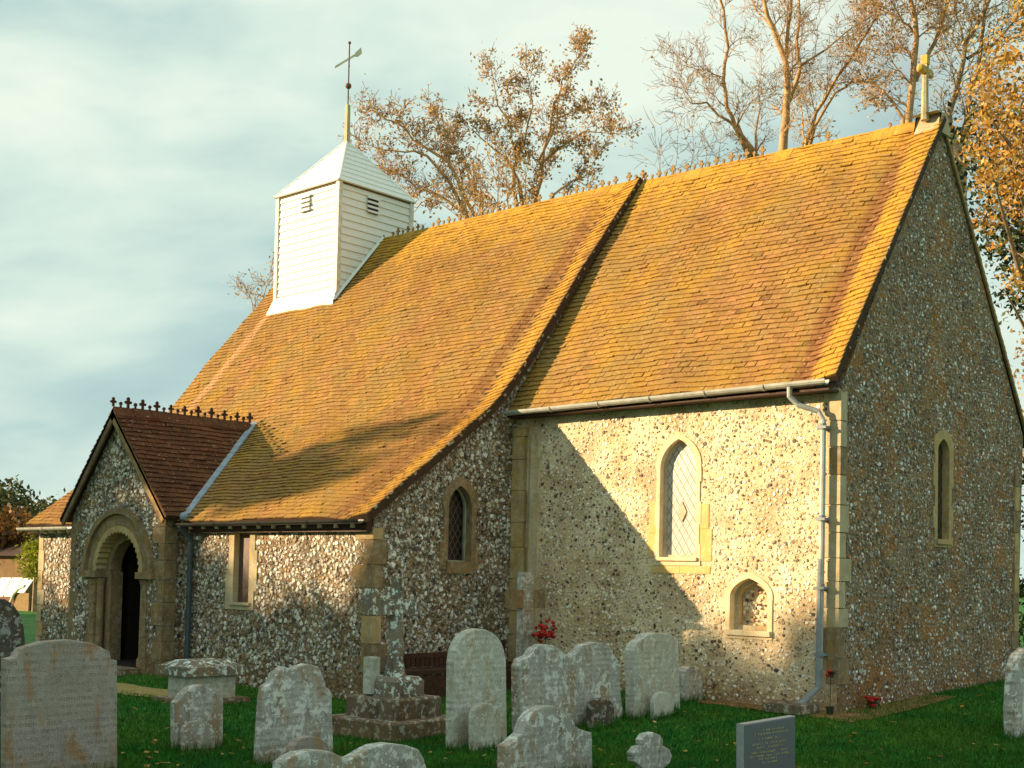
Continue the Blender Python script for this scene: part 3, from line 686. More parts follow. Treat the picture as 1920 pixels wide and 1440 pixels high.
wn = window(wallE(XN), AL, 2.48, ST_BROWNQ, G_DARK, .3, 6, (.03, .16), .33, lo=.08, hi=.15, pane_d=.17)
fr = MB(); fr.prism(grow(AL, .0), [grow(AL, -.022)], lambda a, b_, d: Vector((XN-.10-d, a, b_)), .03); fr.build('window_frame', simple('pale_green_frame', (.36, .37, .26), .7), wn)
wn = window(wallS(YA-.003), AS, 2.12, ST_PALEQ, G_MESH, .2, 12, (.05, .035), .27, lo=.12, hi=.18, pane_d=.08)

# corner stones
def quoins(corner, dx, dy, z0, z1, mats, seed, h=(.22, .36), lw=(.16, .34), proud=.012):
    rr = random.Random(seed); z = z0; k = 0; ms = {}
    while z < z1-.08:
        hh = min(rr.uniform(*h), z1-z); a = rr.uniform(*lw) if k % 2 else lw[0]; b_ = lw[0] if k % 2 else rr.uniform(*lw)
        mt = rr.choice(mats)
        x0, x1 = sorted((corner[0]-dx*proud, corner[0]+dx*a)); y0, y1 = sorted((corner[1]-dy*proud, corner[1]+dy*b_))
        m = MB(); m.box((x0, y0, z+.006), (x1, y1, z+hh-.006)); m.build('quoin', mt, church); z += hh; k += 1
quoins((0, 0), -1, 1, .45, 3.86, [ST_PALEQ, ST_PALEQ, ST_BROWNQ], 5, lw=(.14, .30))
quoins((0, Wc-.03), -1, -1, .2, 3.3, [ST_BROWNQ, ST_QUOIN], 8, lw=(.14, .24), proud=.02)
quoins((XN, YA), -1, 1, .35, 2.2, [ST_QUOIN, ST_BROWNQ, ST_CROSS], 6, h=(.24, .40), lw=(.16, .46))
quoins((XW+.06, YA), 1, 1, .1, 2.15, [ST_PALEQ, ST_QUOIN], 9, lw=(.14, .22))
# clustered corner pilaster between aisle and chancel
m = MB(); z = .4
while z < 3.7:
    h = R_.uniform(.28, .5); h = min(h, 3.72-z); m.box((XN+.004, -.075, z+.004), (XN+.24+R_.uniform(-.02, .02), .02, z+h-.004)); z += h
m.build('pilaster', ST_QUOIN, church)
m = MB(); m.tube([(XN+.36, .0, .5), (XN+.36, -.005, 3.3), (XN+.34, 0, 3.62)], [.09, .075, .05], 8); m.tube([(XN+.42, .03, 3.15), (XN+.60, .02, 3.55)], [.05, .02], 6); m.build('pilaster', ST_PALEQ, church)

# gutters and pipes
def gutter(A, B, r, mat, name='gutter', joints=6, brackets=True):
    A, B = Vector(A), Vector(B); d = (B-A).normalized(); side = Vector((0, -1, 0)); n = 7; m = MB()
    vs = []; 
    for P in (A, B):
        for rr_ in (r, r-.008):
            for k in range(n+1): a = math.pi*k/n; vs.append(P+side*math.cos(a)*rr_-Vector((0, 0, 1))*math.sin(a)*rr_)
    q = n+1; fs = []
    for k in range(n): fs += [(k, k+1, 2*q+k+1, 2*q+k), (q+k, q+k+1, 3*q+k+1, 3*q+k), (k, k+1, q+k+1, q+k), (2*q+k, 2*q+k+1, 3*q+k+1, 3*q+k)]
    fs += [(0, q, 3*q, 2*q), (n, q+n, 3*q+n, 2*q+n)]
    m.add(vs, fs)
    for i in range(1, joints):
        P = A+(B-A)*(i/joints); w_ = d*.03
        pts = [P+side*math.cos(math.pi*k/n)*(r+.010)-Vector((0, 0, 1))*math.sin(math.pi*k/n)*(r+.010) for k in range(n+1)]
        m.add(pts+[p+w_ for p in pts], [(k, k+1, q+k+1, q+k) for k in range(n)])
    return m.build(name, mat, church)
gutter((XN+.06, -.30, 3.925), (-.02, -.30, 3.965), .062, M_GUT)
gu = gutter((-9.18, -2.93, 2.27), (XN+.06, -2.93, 2.29), .055, M_BLACKGUT, joints=4)
gutter((XW-.18, -2.93, 2.235), (-12.22, -2.93, 2.245), .055, M_GUT, joints=2)
M_RAFT = simple('pale_rafter_ends', (.55, .45, .3), .7)
x = -9.0
while x < XN-.1: m = MB(); m.box((x, -2.80, 2.19), (x+.05, YA+.02, 2.26)); m.build('rafter_foot', M_RAFT, church); x += .33
x = XW
while x < -12.2: m = MB(); m.box((x, -2.80, 2.15), (x+.05, YA+.02, 2.22)); m.build('rafter_foot', M_RAFT, church); x += .3
m = MB(); m.box((XN+.05, -.25, 3.845), (-.02, -.0, 3.87)); m.build('soffit', M_DKWOOD, church)
m = MB(); m.box((-9.2, YA-.10, 2.14), (XN-.02, YA-.004, 2.28)); m.build('wall_plate', M_DKWOOD, church)
pp = [(-.50, -.30, 3.91), (-.50, -.30, 3.80), (-.42, -.24, 3.70), (-.22, -.12, 3.62), (-.17, -.095, 3.52), (-.17, -.095, 2.0), (-.18, -.095, .62)]
m = MB(); m.tube(pp, .034, 10); 
dp = m.build('downpipe', M_GUT, church, smooth=False)
m = MB(); m.tube([(-.18, -.095, 1.9), (-.19, -.10, .42), (-.30, -.25, .24), (-.36, -.33, .20)], .040, 10)
lp = m.build('downpipe', M_PIPE, church)
for z in (3.42, 2.35, 1.55, .78): m = MB(); m.box((-.235, -.14, z), (-.115, 0, z+.03)); m.tube([(-.175, -.095, z-.01), (-.175, -.095, z+.06)], .045, 10); m.build('pipe_bracket', M_PIPE, lp)
m = MB(); m.tube([(-9.02, -2.93, 2.24), (-9.02, -2.80, 2.10), (-9.02, -2.74, 2.0), (-9.02, -2.74, .05)], .042, 10)
for z in (1.8, .9): m.tube([(-9.02, -2.74, z), (-9.02, -2.74, z+.07)], .055, 10)
m.build('downpipe', M_DARKPIPE, church)
m = MB(); m.box((-.62, -.62, .14), (-.12, -.2, .24)); m.build('drain_block', ST_BASE, church)

# stone cross on the chancel gable
cx_ = at(1737, 105, 0, -.12); cyc = at(1737, 180, 0, -.12).y
zt = at(1737, 105, 0, -.12).z; za = at(1737, 133, 0, -.12).z; zb = at(1737, 218, 0, -.12).z
m = MB(); 
def taper(m, c, w0, w1, z0, z1, d0=None, d1=None, n=8):
    m.tube([(c[0], c[1], z0), (c[0], c[1], z0+(z1-z0)*.15), (c[0], c[1], z1)], [w0, (w0*.85+w1*.15), w1], n)
gc = (-.14, cyc)
taper(m, gc, .055, .042, zb-.05, za); m.box((gc[0]-.038, gc[1]-.038, za-.08), (gc[0]+.038, gc[1]+.038, zt))
gcr = m.build('gable_cross', ST_PALEQ, church)
m = MB(); m.box((gc[0]-.04, gc[1]-.15, za-.04), (gc[0]+.04, gc[1]+.15, za+.045)); m.ball((gc[0], gc[1]-.15, za), .052, 8, 6); m.ball((gc[0], gc[1]+.15, za), .052, 8, 6); m.box((gc[0]-.045, gc[1]-.045, za+.09), (gc[0]+.045, gc[1]+.045, zt+.01)); m.build('cross_arm', stone('orange_lichened_cross_head', (.60, .40, .12), (.62, .34, .05), or_amt=.6, dark_amt=.1), gcr)
m = MB(); yb_ = 2.69
m.prism([(yb_-.20, 7.62), (yb_+.20, 7.62), (yb_+.07, 7.92), (gc[1]+.05, zb+.03), (gc[1]-.05, zb+.03), (yb_-.07, 7.92)], [], lambda a, b_, d: Vector((.05-d, a, b_)), .34); m.build('saddle_stone', ST_PALEQ, gcr)

# ------------------------------------------------------------------ bell turret
def boards(m, A, B, z0f, z1, gauge=.142, out=Vector((0, -1, 0)), zbot=None):
    """lapped weatherboards on a vertical face from A to B (xy), foot follows zbot(t)"""
    A, B = Vector((*A, 0)), Vector((*B, 0)); z = z1
    while z > z0f:
        za_ = max(z-gauge, z0f)
        # clip foot against the roof slope
        ts = [0, 1]
        lows = [max(za_, zbot(t)) for t in ts]
        if max(z-lows[0], z-lows[1]) > .01:
            t0, t1 = 0.0, 1.0
            f = lambda t: z-zbot(t)
            if f(0) <= 0 < f(1): 
                t0 = next((k/100 for k in range(101) if f(k/100) > .01), 1)
            if f(1) <= 0 < f(0):
                t1 = next((k/100 for k in range(100, -1, -1) if f(k/100) > .01), 0)
            a, b_ = A.lerp(B, t0), A.lerp(B, t1); la, lb = max(za_, zbot(t0)), max(za_, zbot(t1)); zt_ = z+.015
            ea = .022*(z-la)/gauge+.006; eb = .022*(z-lb)/gauge+.006
            m.add([a+Vector((0, 0, zt_))+out*.004, b_+Vector((0, 0, zt_))+out*.004, b_+Vector((0, 0, lb))+out*eb, a+Vector((0, 0, la))+out*ea, a+Vector((0, 0, la)), b_+Vector((0, 0, lb))], [(0, 1, 2, 3), (3, 2, 5, 4)])
        z -= gauge
def roofz(y):      # nave roof height at y
    p = N_PROFW
    for a, b_ in zip(p[:-1], p[1:]):
        if y <= b_[0]: return a[1]+(b_[1]-a[1])*(y-a[0])/(b_[0]-a[0])
    return p[-1][1]-(y-p[-1][0])*1.3
m = MB()
boards(m, (BX0, BY0), (BX1, BY0), 6.4, BZ, out=Vector((0, -1, 0)), zbot=lambda t: roofz(BY0)-.02)
zE = lambda t: roofz(BY0+(BY1-BY0)*t)-.02
def seg(m, x, out):
    N = 9
    for k in range(N):
        a, b_ = BY0+(BY1-BY0)*k/N, BY0+(BY1-BY0)*(k+1)/N
        boards(m, (x, a), (x, b_), 6.4, BZ, out=out, zbot=lambda t, a=a, b_=b_: roofz(a+(b_-a)*t)-.02)
seg(m, BX1, Vector((1, 0, 0))); seg(m, BX0, Vector((-1, 0, 0)))
boards(m, (BX1, BY1), (BX0, BY1), 6.4, BZ, out=Vector((0, 1, 0)), zbot=lambda t: roofz(BY1)-.02)
m.box((BX0+.02, BY0+.02, 6.0), (BX1-.02, BY1-.02, BZ-.02))
bel = m.build('bell_turret', M_WHITE, church, recalc=False)
m = MB()
for (x, y) in ((BX0, BY0), (BX1, BY0), (BX1, BY1), (BX0, BY1)):
    m = MB(); m.box((x-.045, y-.045, roofz(y)-.15), (x+.045, y+.045, BZ)); m.build('corner_board', M_CORNER, bel)
m = MB(); e_ = .035; m.box((BX0-e_, BY0-e_, BZ-.05), (BX1+e_, BY1+e_, BZ-.025)); m.build('eave_shade_strip', M_VERGE, bel)  # brown strip stands in for the shade under the roof edge
m = MB(); e = .07
cen = Vector(((BX0+BX1)/2, (BY0+BY1)/2, BAP)); cor = [Vector((BX0-e, BY0-e, BZ-.02)), Vector((BX1+e, BY0-e, BZ-.02)), Vector((BX1+e, BY1+e, BZ-.02)), Vector((BX0-e, BY1+e, BZ-.02))]
nb = 9
for i in range(4):
    a, b_ = cor[i], cor[(i+1) % 4]; nrm = (b_-a).cross(cen-a).normalized()
    for k in range(nb):
        t0, t1 = k/nb, min(1, (k+1)/nb+.02)
        p0, p1, p2, p3 = a.lerp(cen, t0), b_.lerp(cen, t0), b_.lerp(cen, t1), a.lerp(cen, t1)
        m.add([p0+nrm*.018, p1+nrm*.018, p2+nrm*.003, p3+nrm*.003, p0-nrm*.01, p1-nrm*.01], [(0, 1, 2, 3), (4, 5, 1, 0)])
m.add(cor, [(3, 2, 1, 0)])
br = m.build('roof', M_WHITE, bel, recalc=False)
for i in range(4): m = MB(); m.tube([cor[i]+Vector((0, 0, .01)), cen+Vector((0, 0, .01))], .024, 6); m.build('hip_roll', M_WHITE, bel)
def louvre(org, U, N, bmat):
    m = MB(); org, U, N = Vector(org), Vector(U), Vector(N)
    m.fbox(org-U*.13+N*.008, U*.26, N*.012, (0, 0, .30)); b = m.build('louvre', bmat, bel)
    m = MB()
    for k in range(4): m.fbox(org-U*.15+N*.022+Vector((0, 0, .012+k*.088)), U*.30, N*.03-Vector((0, 0, .01)), (0, 0, .042))
    m.build('slat', M_WHITE, b)
louvre(((BX0+BX1)/2-.04, BY0-.02, 8.46), (1, 0, 0), (0, -1, 0), simple('grey_louvre_gap', (.35, .33, .28), .8)); louvre((BX1+.02, (BY0+BY1)/2-.10, 8.44), (0, 1, 0), (1, 0, 0), M_BLACKGUT)
# flared foot and lead flashing
m = MB(); zf = roofz(BY0)
m.add([(BX0-.03, BY0-.03, zf+.20), (BX1+.03, BY0-.03, zf+.16), (BX1+.06, BY0-.13, roofz(BY0-.13)+.055), (BX0-.13, BY0-.13, roofz(BY0-.13)+.055), (BX1+.06, BY0-.13, roofz(BY0-.13)), (BX0-.13, BY0-.13, roofz(BY0-.13))], [(0, 1, 2, 3), (3, 2, 4, 5)])
ys = [BY0-.1+i*(2.75-BY0+.1)/10 for i in range(11)]
for a, b_ in zip(ys[:-1], ys[1:]):
    for xx, sg in ((BX1+.028, 1), (BX0-.028, -1)):
        m.add([(xx, a, roofz(a)+.10), (xx, b_, roofz(b_)+.10), (xx+sg*.05, b_, roofz(b_)+.04), (xx+sg*.05, a, roofz(a)+.04)], [(0, 1, 2, 3)])
m.build('flashing', M_WHITE, bel)
# mast and weather vane
Dm = (cen-CAM).dot(_f)
mx, my = cen.x, cen.y
hz = lambda v: at(650, v, 0, mx).z
m = MB(); zt1 = hz(196); m.tube([(mx, my, BAP-.15), (mx, my, BAP+.05), (mx, my, zt1)], [.075, .06, .05], 4); m.build('mast', ST_PALEQ, bel)
vn = MB(); z1_ = hz(78); vn.tube([(mx, my, zt1), (mx, my, z1_)], .013, 6); zb1 = hz(160); vn.ball((mx, my, zb1), .062, 10, 8); vn.ball((mx, my, z1_), .032, 8, 6); vn.ball((mx, my, hz(122)), .02, 6, 5)
vane = vn.build('weather_vane', M_IRON, bel)
m = MB(); zv = hz(108); q = .20
dv = Vector((.62, .50, 0)).normalized(); dv = Vector((RR.x, RR.y, 0)).normalized()
dv = (dv*.8+Vector((0, 0, .52))).normalized()*1.25; pv_ = Vector((0, 0, 1)); c0 = Vector((mx, my, zv)); th = Vector((_f.x, _f.y, 0)).normalized()*.008
m.prism([(-.26, -.022), (.10, -.022), (.16, -.07), (.24, -.05), (.22, .08), (.13, .05), (.10, .022), (-.26, .022)], [], lambda a, b_, d: c0+dv*a+Vector((0, 0, 1))*b_+th*(2*d-1), 1)
m.build('arrow', simple('pale_yellow_gilt', (.62, .62, .42), .5), vane)

# ------------------------------------------------------------------ porch
PY = -2.98; PXL, PXR, PXA = -12.02, -9.32, -10.70; PZ = 4.06; PCX = -10.58; RO = .70; ZSP = 1.53
def arc_open(r, z0=.1, n=12): return [(PCX-r, z0), (PCX+r, z0)] + [(PCX+r*math.cos(math.pi*i/(2*n)), ZSP+r*math.sin(math.pi*i/(2*n))) for i in range(0, 2*n+1)]
m = MB(); m.prism([(PXL, -.3), (PXR, -.3), (PXR, 2.42), (PXA, 3.94), (PXL, 2.42)], [arc_open(RO, -.2)], wallS(PY), .3)

m.box((PXR-.28, PY+.301, -.3), (PXR-.003, YA+.02, 2.40)); m.box((PXL+.003, PY+.301, -.3), (PXL+.28, YA+.02, 2.40))
flints(m, [(PXL+.04, -.1), (PXR-.30, -.1), (PXR-.18, 2.35), (PXA, 3.72), (PXL+.12, 2.35)], [arc_open(.97, -.3)], wallS(PY), F_COARSE, .082, 5, rr=(.30, .54))
porch = m.build('porch', FL_COARSE, church)
def ring(r0, r1, y0, y1, mat, name='arch_ring', n=22, jag=0):
    m = MB()
    out = [(PCX+r1*math.cos(math.pi*i/n), ZSP+r1*math.sin(math.pi*i/n)) for i in range(n+1)]
    inn = [(PCX+(r0-(jag if i % 2 else 0))*math.cos(math.pi*i/(2*n)), ZSP+(r0-(jag if i % 2 else 0))*math.sin(math.pi*i/(2*n))) for i in range(2*n+1)][::-1]
    m.prism(out+inn, [], lambda a, b_, d: Vector((a, y0+d, b_)), y1-y0); return m.build(name, mat, porch)
ring(.90, .99, PY-.075, PY+.02, ST_BROWNQ); ring(.72, .897, PY-.022, PY+.1, ST_BROWNQ); ring(.635, .717, PY-.035, PY+.15, ST_QUOIN, jag=.035, n=20)
ring(.50, .70, PY+.153, PY+.34, ST_BROWNQ)
for sx in (-1, 1):
    m = MB(); x0, x1 = sorted((PCX+sx*.58, PCX+sx*1.02)); m.box((x0, PY-.07, ZSP-.09), (x1, PY+.30, ZSP+.01)); m.build('impost', ST_BROWNQ, porch)
for sx in (-1, 1):
    m = MB(); x = PCX+sx*.62; m.box((min(x, x-sx*.10)-.05, PY+.155, -.1), (max(x, x-sx*.10)+.05, PY+.36, ZSP+.0))
    x = PCX+sx*.76; z = 0
    while z < ZSP-.1:
        h = min(R_.uniform(.22, .34), ZSP-.1-z); w_ = R_.uniform(.05, .11); m.box((x-w_, PY-.014, z+.004), (x+w_, PY+.12, z+h-.004)); z += h
    m.build('jamb', ST_BROWNQ, porch)
for sx in (-1, 1): m = MB(); m.tube([(PCX+sx*.63, PY+.07, .12), (PCX+sx*.63, PY+.07, .22), (PCX+sx*.63, PY+.07, .26), (PCX+sx*.63, PY+.07, ZSP-.22), (PCX+sx*.63, PY+.07, ZSP-.10)], [.085, .085, .058, .055, .085], 10); m.build('shaft', ST_BROWNQ, porch)
m = MB(); m.box((PCX-.55, -1.7, .1), (PCX+.55, -1.62, 2.2)); m.build('door', M_DOOR_UNLIT, porch)
m = MB(); m.box((PCX-.72, -2.47, .05), (PCX-.5, -1.6, 2.3)); m.box((PCX+.5, -2.47, .05), (PCX+.72, -1.6, 2.3)); m.box((PCX-.72, -2.47, 2.1), (PCX+.72, -1.6, 2.3)); m.box((PCX-.8, PY+.02, -.1), (PCX+.8, -1.6, .14)); m.build('passage', M_DOOR_UNLIT, porch)  # near-black walls: the darkness of the unlit interior is put into their colour
m = MB(); m.box((PCX-.75, PY-.35, -.1), (PCX+.75, PY+.01, .10)); m.box((PCX-.9, PY-.62, -.1), (PCX+.9, PY-.352, .03)); m.build('doorstep', ST_BASE, porch)
rr = random.Random(4)
m = MB()
for sx, X in ((-1, PXR), (1, PXL)):
    z = .0; k = 0
    while z < 2.3:
        h = min(rr.uniform(.22, .36), 2.33-z); a = (.16, .27)[k % 2]*rr.uniform(.85, 1.15); x0, x1 = sorted((X-sx*.012, X+sx*a)); m = MB(); m.box((x0, PY-.012, z+.005), (x1, PY+.2, z+h-.005)); m.build('quoin', ST_BROWNQ, porch); z += h; k += 1
# porch roof: east and west slopes running back into the aisle roof
ex, ez = -9.14, 2.36; wx, wz = -12.20, 2.34
def slope(ax, az):
    L = math.hypot(ax-PXA, PZ-az); d = Vector((PXA-ax, 0, PZ-az)).normalized(); sgn = 1 if ax > PXA else -1
    n = Vector((-d.z, 0, d.x))
    if n.z < 0: n = -n
    def P(s, l):
        k = .010*math.sin(s*3+l*2)
        return Vector((ax, PY-.13+s, az))+d*l+n*k, Vector((0, 1, 0)), d, n
    return P, L
for ax, az in ((ex, ez), (wx, wz)):
    P, L = slope(ax, az)
    yv = lambda l: (az+(PZ-az)*l/L-2.31)/.728-2.81
    tiles(P, L, 2.9, .1, .165, skip=lambda s, l: PY-.13+s > yv(l)+.25).build('roof', M_TILED, porch)
    m = MB(); d0, _, _, n0 = P(0, 0); 
    vs = [P(0, 0)[0], P(0, L)[0], P(2.9, L)[0], P(.42, 0)[0]]
    m.add([v-n0*.005 for v in vs]+[v-n0*.05 for v in vs], [(0, 1, 2, 3), (7, 6, 5, 4), (0, 1, 5, 4), (2, 3, 7, 6), (3, 0, 4, 7)]); m.build('roof_deck', M_UNDER, porch)
    m = MB(); a, b_ = P(0, 0)[0], P(0, L)[0]; m.fbox(a-n0*.0, (0, .035, 0), b_-a, -n0*.13); m.build('bargeboard', M_VERGE if ax < PXA else M_VMORT, porch)
m = MB(); k2 = MB(); cresting(m, k2, (PXA, PY-.12, PZ-.02), (PXA+.02, -.55, PZ-.02), big=.15, pitch=.125, w0=.13, h0=.06, slope=1.1); m.build('ridge_tiles', M_TILED, porch); k2.build('cresting', simple('dark_cresting', (.045, .022, .014), .8, .4, 30), porch)
m = MB(); P, L = slope(ex, ez); pts = []
for k in range(11):
    l = L*k/10; z = ez+(PZ-ez)*l/L; y = (z-2.31)/.728-2.81; x = P(0, l)[0].x; pts.append(Vector((x, y, z+.045)))
for a, b_ in zip(pts[:-1], pts[1:]): 
    m.add([a+Vector((-.03, -.05, .022)), b_+Vector((-.03, -.05, .022)), b_+Vector((.045, .01, .022)), a+Vector((.045, .01, .022)), a+Vector((.05, .012, -.02)), b_+Vector((.05, .012, -.02)), a+Vector((-.04, -.07, -.02)), b_+Vector((-.04, -.07, -.02))], [(0, 1, 2, 3), (3, 2, 5, 4), (0, 1, 7, 6)])
m.ball(pts[0]+Vector((.05, -.08, -.03)), .07, 8, 6); m.build('lead_flashing', M_LEAD, porch)

# ------------------------------------------------------------------ gravestones
def gravestone(outline, x0, t, mat, label, name='headstone', cat='headstone', zbase=None, lean=0, extra=None, rot=0):
    """outline: photo points of the east face, read on the plane x = x0; the slab has real thickness t to the west"""
    pts = [at(u, v, 0, x0) for u, v in outline]; yz = [(p.y, p.z) for p in pts]
    zb = min(z for _, z in yz); yc = sum(y for y, _ in yz)/len(yz)
    yl, yr = yz[0][0], yz[-1][0]
    zg = gz(x0, yc)-.12
    poly = [(yl, min(zg, zb))]+yz[:]+[(yr, min(zg, zb))]
    # round the profile a little
    org = Vector((x0-t/2, yc, gz(x0, yc)))
    bm = bmesh.new()
    n = len(poly); area = sum(poly[i][0]*poly[(i+1) % n][1]-poly[(i+1) % n][0]*poly[i][1] for i in range(n))
    if area < 0: poly = poly[::-1]
    vs = [bm.verts.new((0+t/2, y-yc, z-org.z)) for y, z in poly]; f = bm.faces.new(vs)
    r = bmesh.ops.extrude_face_region(bm, geom=[f]); ev = [v for v in r['geom'] if isinstance(v, bmesh.types.BMVert)]
    for v in ev: v.co.x -= t
    bmesh.ops.recalc_face_normals(bm, faces=bm.faces)
    be = [e for e in bm.edges if abs(e.verts[0].co.x-e.verts[1].co.x) < 1e-5]
    bmesh.ops.bevel(bm, geom=be, offset=min(.012, t*.2), segments=2, profile=.6, affect='EDGES', clamp_overlap=True)
    me = bpy.data.meshes.new(name); bm.to_mesh(me); bm.free(); me.materials.append(mat)
    o = bpy.data.objects.new(name, me); COL.objects.link(o); o.location = org; o.rotation_euler = (0, lean, rot); ORG[o.name] = org; o['group'] = 'gravestones on the lawn'
    tag(o, label, cat); return o
def arcpts(x0, x1, ys, yt, n=9, k=1.0):
    c = (x0+x1)/2; return [(c-(x1-x0)/2*math.cos(math.pi*i/n), ys-(ys-yt)*math.sin(math.pi*i/n)**k) for i in range(n+1)]
# name, label, x of the face, thickness, material, photo outline from the foot on the left round to the foot on the right
def base_x(u, v): P = at(u, v, 2, gz(*(at(u, v, 2, .02).xy))); return P.x
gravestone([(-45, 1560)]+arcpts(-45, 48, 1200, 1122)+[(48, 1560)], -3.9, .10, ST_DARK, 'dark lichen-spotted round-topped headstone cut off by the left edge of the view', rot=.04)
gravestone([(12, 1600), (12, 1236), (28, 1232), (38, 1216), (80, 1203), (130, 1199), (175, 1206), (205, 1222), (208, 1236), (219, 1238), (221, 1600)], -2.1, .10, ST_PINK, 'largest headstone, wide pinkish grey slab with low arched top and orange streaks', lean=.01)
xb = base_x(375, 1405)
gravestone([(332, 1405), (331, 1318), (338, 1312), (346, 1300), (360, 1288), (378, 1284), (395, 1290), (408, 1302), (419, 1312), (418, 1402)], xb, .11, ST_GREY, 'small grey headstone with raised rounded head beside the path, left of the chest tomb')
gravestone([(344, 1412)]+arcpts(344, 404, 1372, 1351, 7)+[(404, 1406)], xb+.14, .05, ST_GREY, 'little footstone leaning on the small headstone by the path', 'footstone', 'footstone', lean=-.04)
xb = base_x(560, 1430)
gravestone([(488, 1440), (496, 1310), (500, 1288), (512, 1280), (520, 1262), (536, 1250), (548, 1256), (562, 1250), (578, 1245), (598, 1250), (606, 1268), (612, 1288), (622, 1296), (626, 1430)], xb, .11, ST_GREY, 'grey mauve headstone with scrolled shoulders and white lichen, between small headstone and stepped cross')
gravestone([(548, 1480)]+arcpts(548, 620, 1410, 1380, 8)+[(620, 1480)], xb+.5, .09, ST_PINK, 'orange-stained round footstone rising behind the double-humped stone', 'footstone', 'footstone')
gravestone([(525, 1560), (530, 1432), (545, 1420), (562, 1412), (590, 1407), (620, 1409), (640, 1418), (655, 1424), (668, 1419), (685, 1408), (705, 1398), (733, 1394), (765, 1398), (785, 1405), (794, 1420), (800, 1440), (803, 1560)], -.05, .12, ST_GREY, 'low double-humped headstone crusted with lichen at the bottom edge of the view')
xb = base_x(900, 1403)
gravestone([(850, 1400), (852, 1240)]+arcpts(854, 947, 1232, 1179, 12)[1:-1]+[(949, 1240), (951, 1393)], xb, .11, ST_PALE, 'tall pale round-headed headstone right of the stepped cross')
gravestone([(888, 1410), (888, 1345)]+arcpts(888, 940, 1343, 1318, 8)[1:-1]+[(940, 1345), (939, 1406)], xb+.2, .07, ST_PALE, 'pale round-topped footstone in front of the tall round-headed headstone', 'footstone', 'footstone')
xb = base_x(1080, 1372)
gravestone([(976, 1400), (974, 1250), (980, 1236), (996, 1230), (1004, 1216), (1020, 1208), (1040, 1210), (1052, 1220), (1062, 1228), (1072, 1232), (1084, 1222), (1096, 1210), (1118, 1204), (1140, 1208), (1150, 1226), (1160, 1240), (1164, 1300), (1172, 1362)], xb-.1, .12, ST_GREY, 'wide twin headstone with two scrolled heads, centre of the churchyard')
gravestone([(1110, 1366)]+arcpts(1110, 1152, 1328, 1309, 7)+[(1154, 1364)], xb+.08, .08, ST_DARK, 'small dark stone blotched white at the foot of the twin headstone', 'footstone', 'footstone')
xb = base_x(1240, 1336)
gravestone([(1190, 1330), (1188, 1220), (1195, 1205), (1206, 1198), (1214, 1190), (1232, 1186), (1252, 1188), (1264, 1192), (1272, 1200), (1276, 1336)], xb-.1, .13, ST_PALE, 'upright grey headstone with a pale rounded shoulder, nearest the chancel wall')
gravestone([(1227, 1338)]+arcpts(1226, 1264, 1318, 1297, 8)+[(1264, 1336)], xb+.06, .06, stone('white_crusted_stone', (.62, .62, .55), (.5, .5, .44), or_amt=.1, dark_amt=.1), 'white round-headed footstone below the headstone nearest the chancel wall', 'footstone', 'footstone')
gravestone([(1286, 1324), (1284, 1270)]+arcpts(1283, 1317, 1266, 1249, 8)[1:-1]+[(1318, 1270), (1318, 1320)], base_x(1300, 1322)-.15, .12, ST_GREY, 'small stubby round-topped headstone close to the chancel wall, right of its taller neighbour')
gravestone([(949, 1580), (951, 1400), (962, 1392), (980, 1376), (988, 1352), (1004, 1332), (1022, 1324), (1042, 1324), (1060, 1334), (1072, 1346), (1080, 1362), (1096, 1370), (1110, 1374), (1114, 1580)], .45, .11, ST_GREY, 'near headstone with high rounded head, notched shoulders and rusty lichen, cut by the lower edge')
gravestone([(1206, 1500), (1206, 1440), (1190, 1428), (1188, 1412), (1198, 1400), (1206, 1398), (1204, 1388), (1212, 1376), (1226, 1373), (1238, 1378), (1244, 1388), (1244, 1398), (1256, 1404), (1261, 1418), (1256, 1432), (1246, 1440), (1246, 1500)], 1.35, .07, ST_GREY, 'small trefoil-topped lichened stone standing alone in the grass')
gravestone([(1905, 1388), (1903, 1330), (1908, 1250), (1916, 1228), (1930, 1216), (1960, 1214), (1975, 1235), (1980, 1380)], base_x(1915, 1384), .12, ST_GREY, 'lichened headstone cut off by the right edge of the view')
sl = gravestone([(1395, 1560), (1395, 1358), (1492, 1342), (1490, 1560)], 2.05, .07, M_SLATE, 'modern blue grey slate headstone with faint gold lettering and sawn edges')
sl.data.materials.append(M_SLATE_SIDE)
for p in sl.data.polygons:
    if abs(p.normal.x) < .5: p.material_index = 1
m = MB(); rg = random.Random(3)
rows = [(1369, 1432, 1470), (1376, 1416, 1478), (1385, 1424, 1462), (1394, 1412, 1474), (1401, 1420, 1466), (1410, 1410, 1478), (1417, 1406, 1480), (1423, 1424, 1458), (1430, 1430, 1456)]
for v, a, b_ in rows:
    u = a
    while u < b_:
        if rg.random() < .16: u += 3; continue
        p = at(u, v-(u-1440)*.14+rg.uniform(-.5, .5), 0, 2.055); hgt = rg.uniform(.010, .014); wd = rg.uniform(.003, .0055)
        m.add([p+Vector((0, -wd, 0)), p+Vector((0, wd, 0)), p+Vector((0, wd*.7, hgt)), p+Vector((0, -wd*.7, hgt))], [(0, 1, 2, 3)])
        if rg.random() < .5: m.add([p+Vector((0, -wd, hgt*.4)), p+Vector((0, wd*2.2, hgt*.4)), p+Vector((0, wd*2.2, hgt*.6)), p+Vector((0, -wd, hgt*.6))], [(0, 1, 2, 3)])
        u += rg.uniform(2.0, 3.4)
le = m.build('lettering', M_GOLD, None, recalc=False); le.parent = sl; le.location = -ORG['headstone.011'] if False else -Vector(sl.location)

tufts()
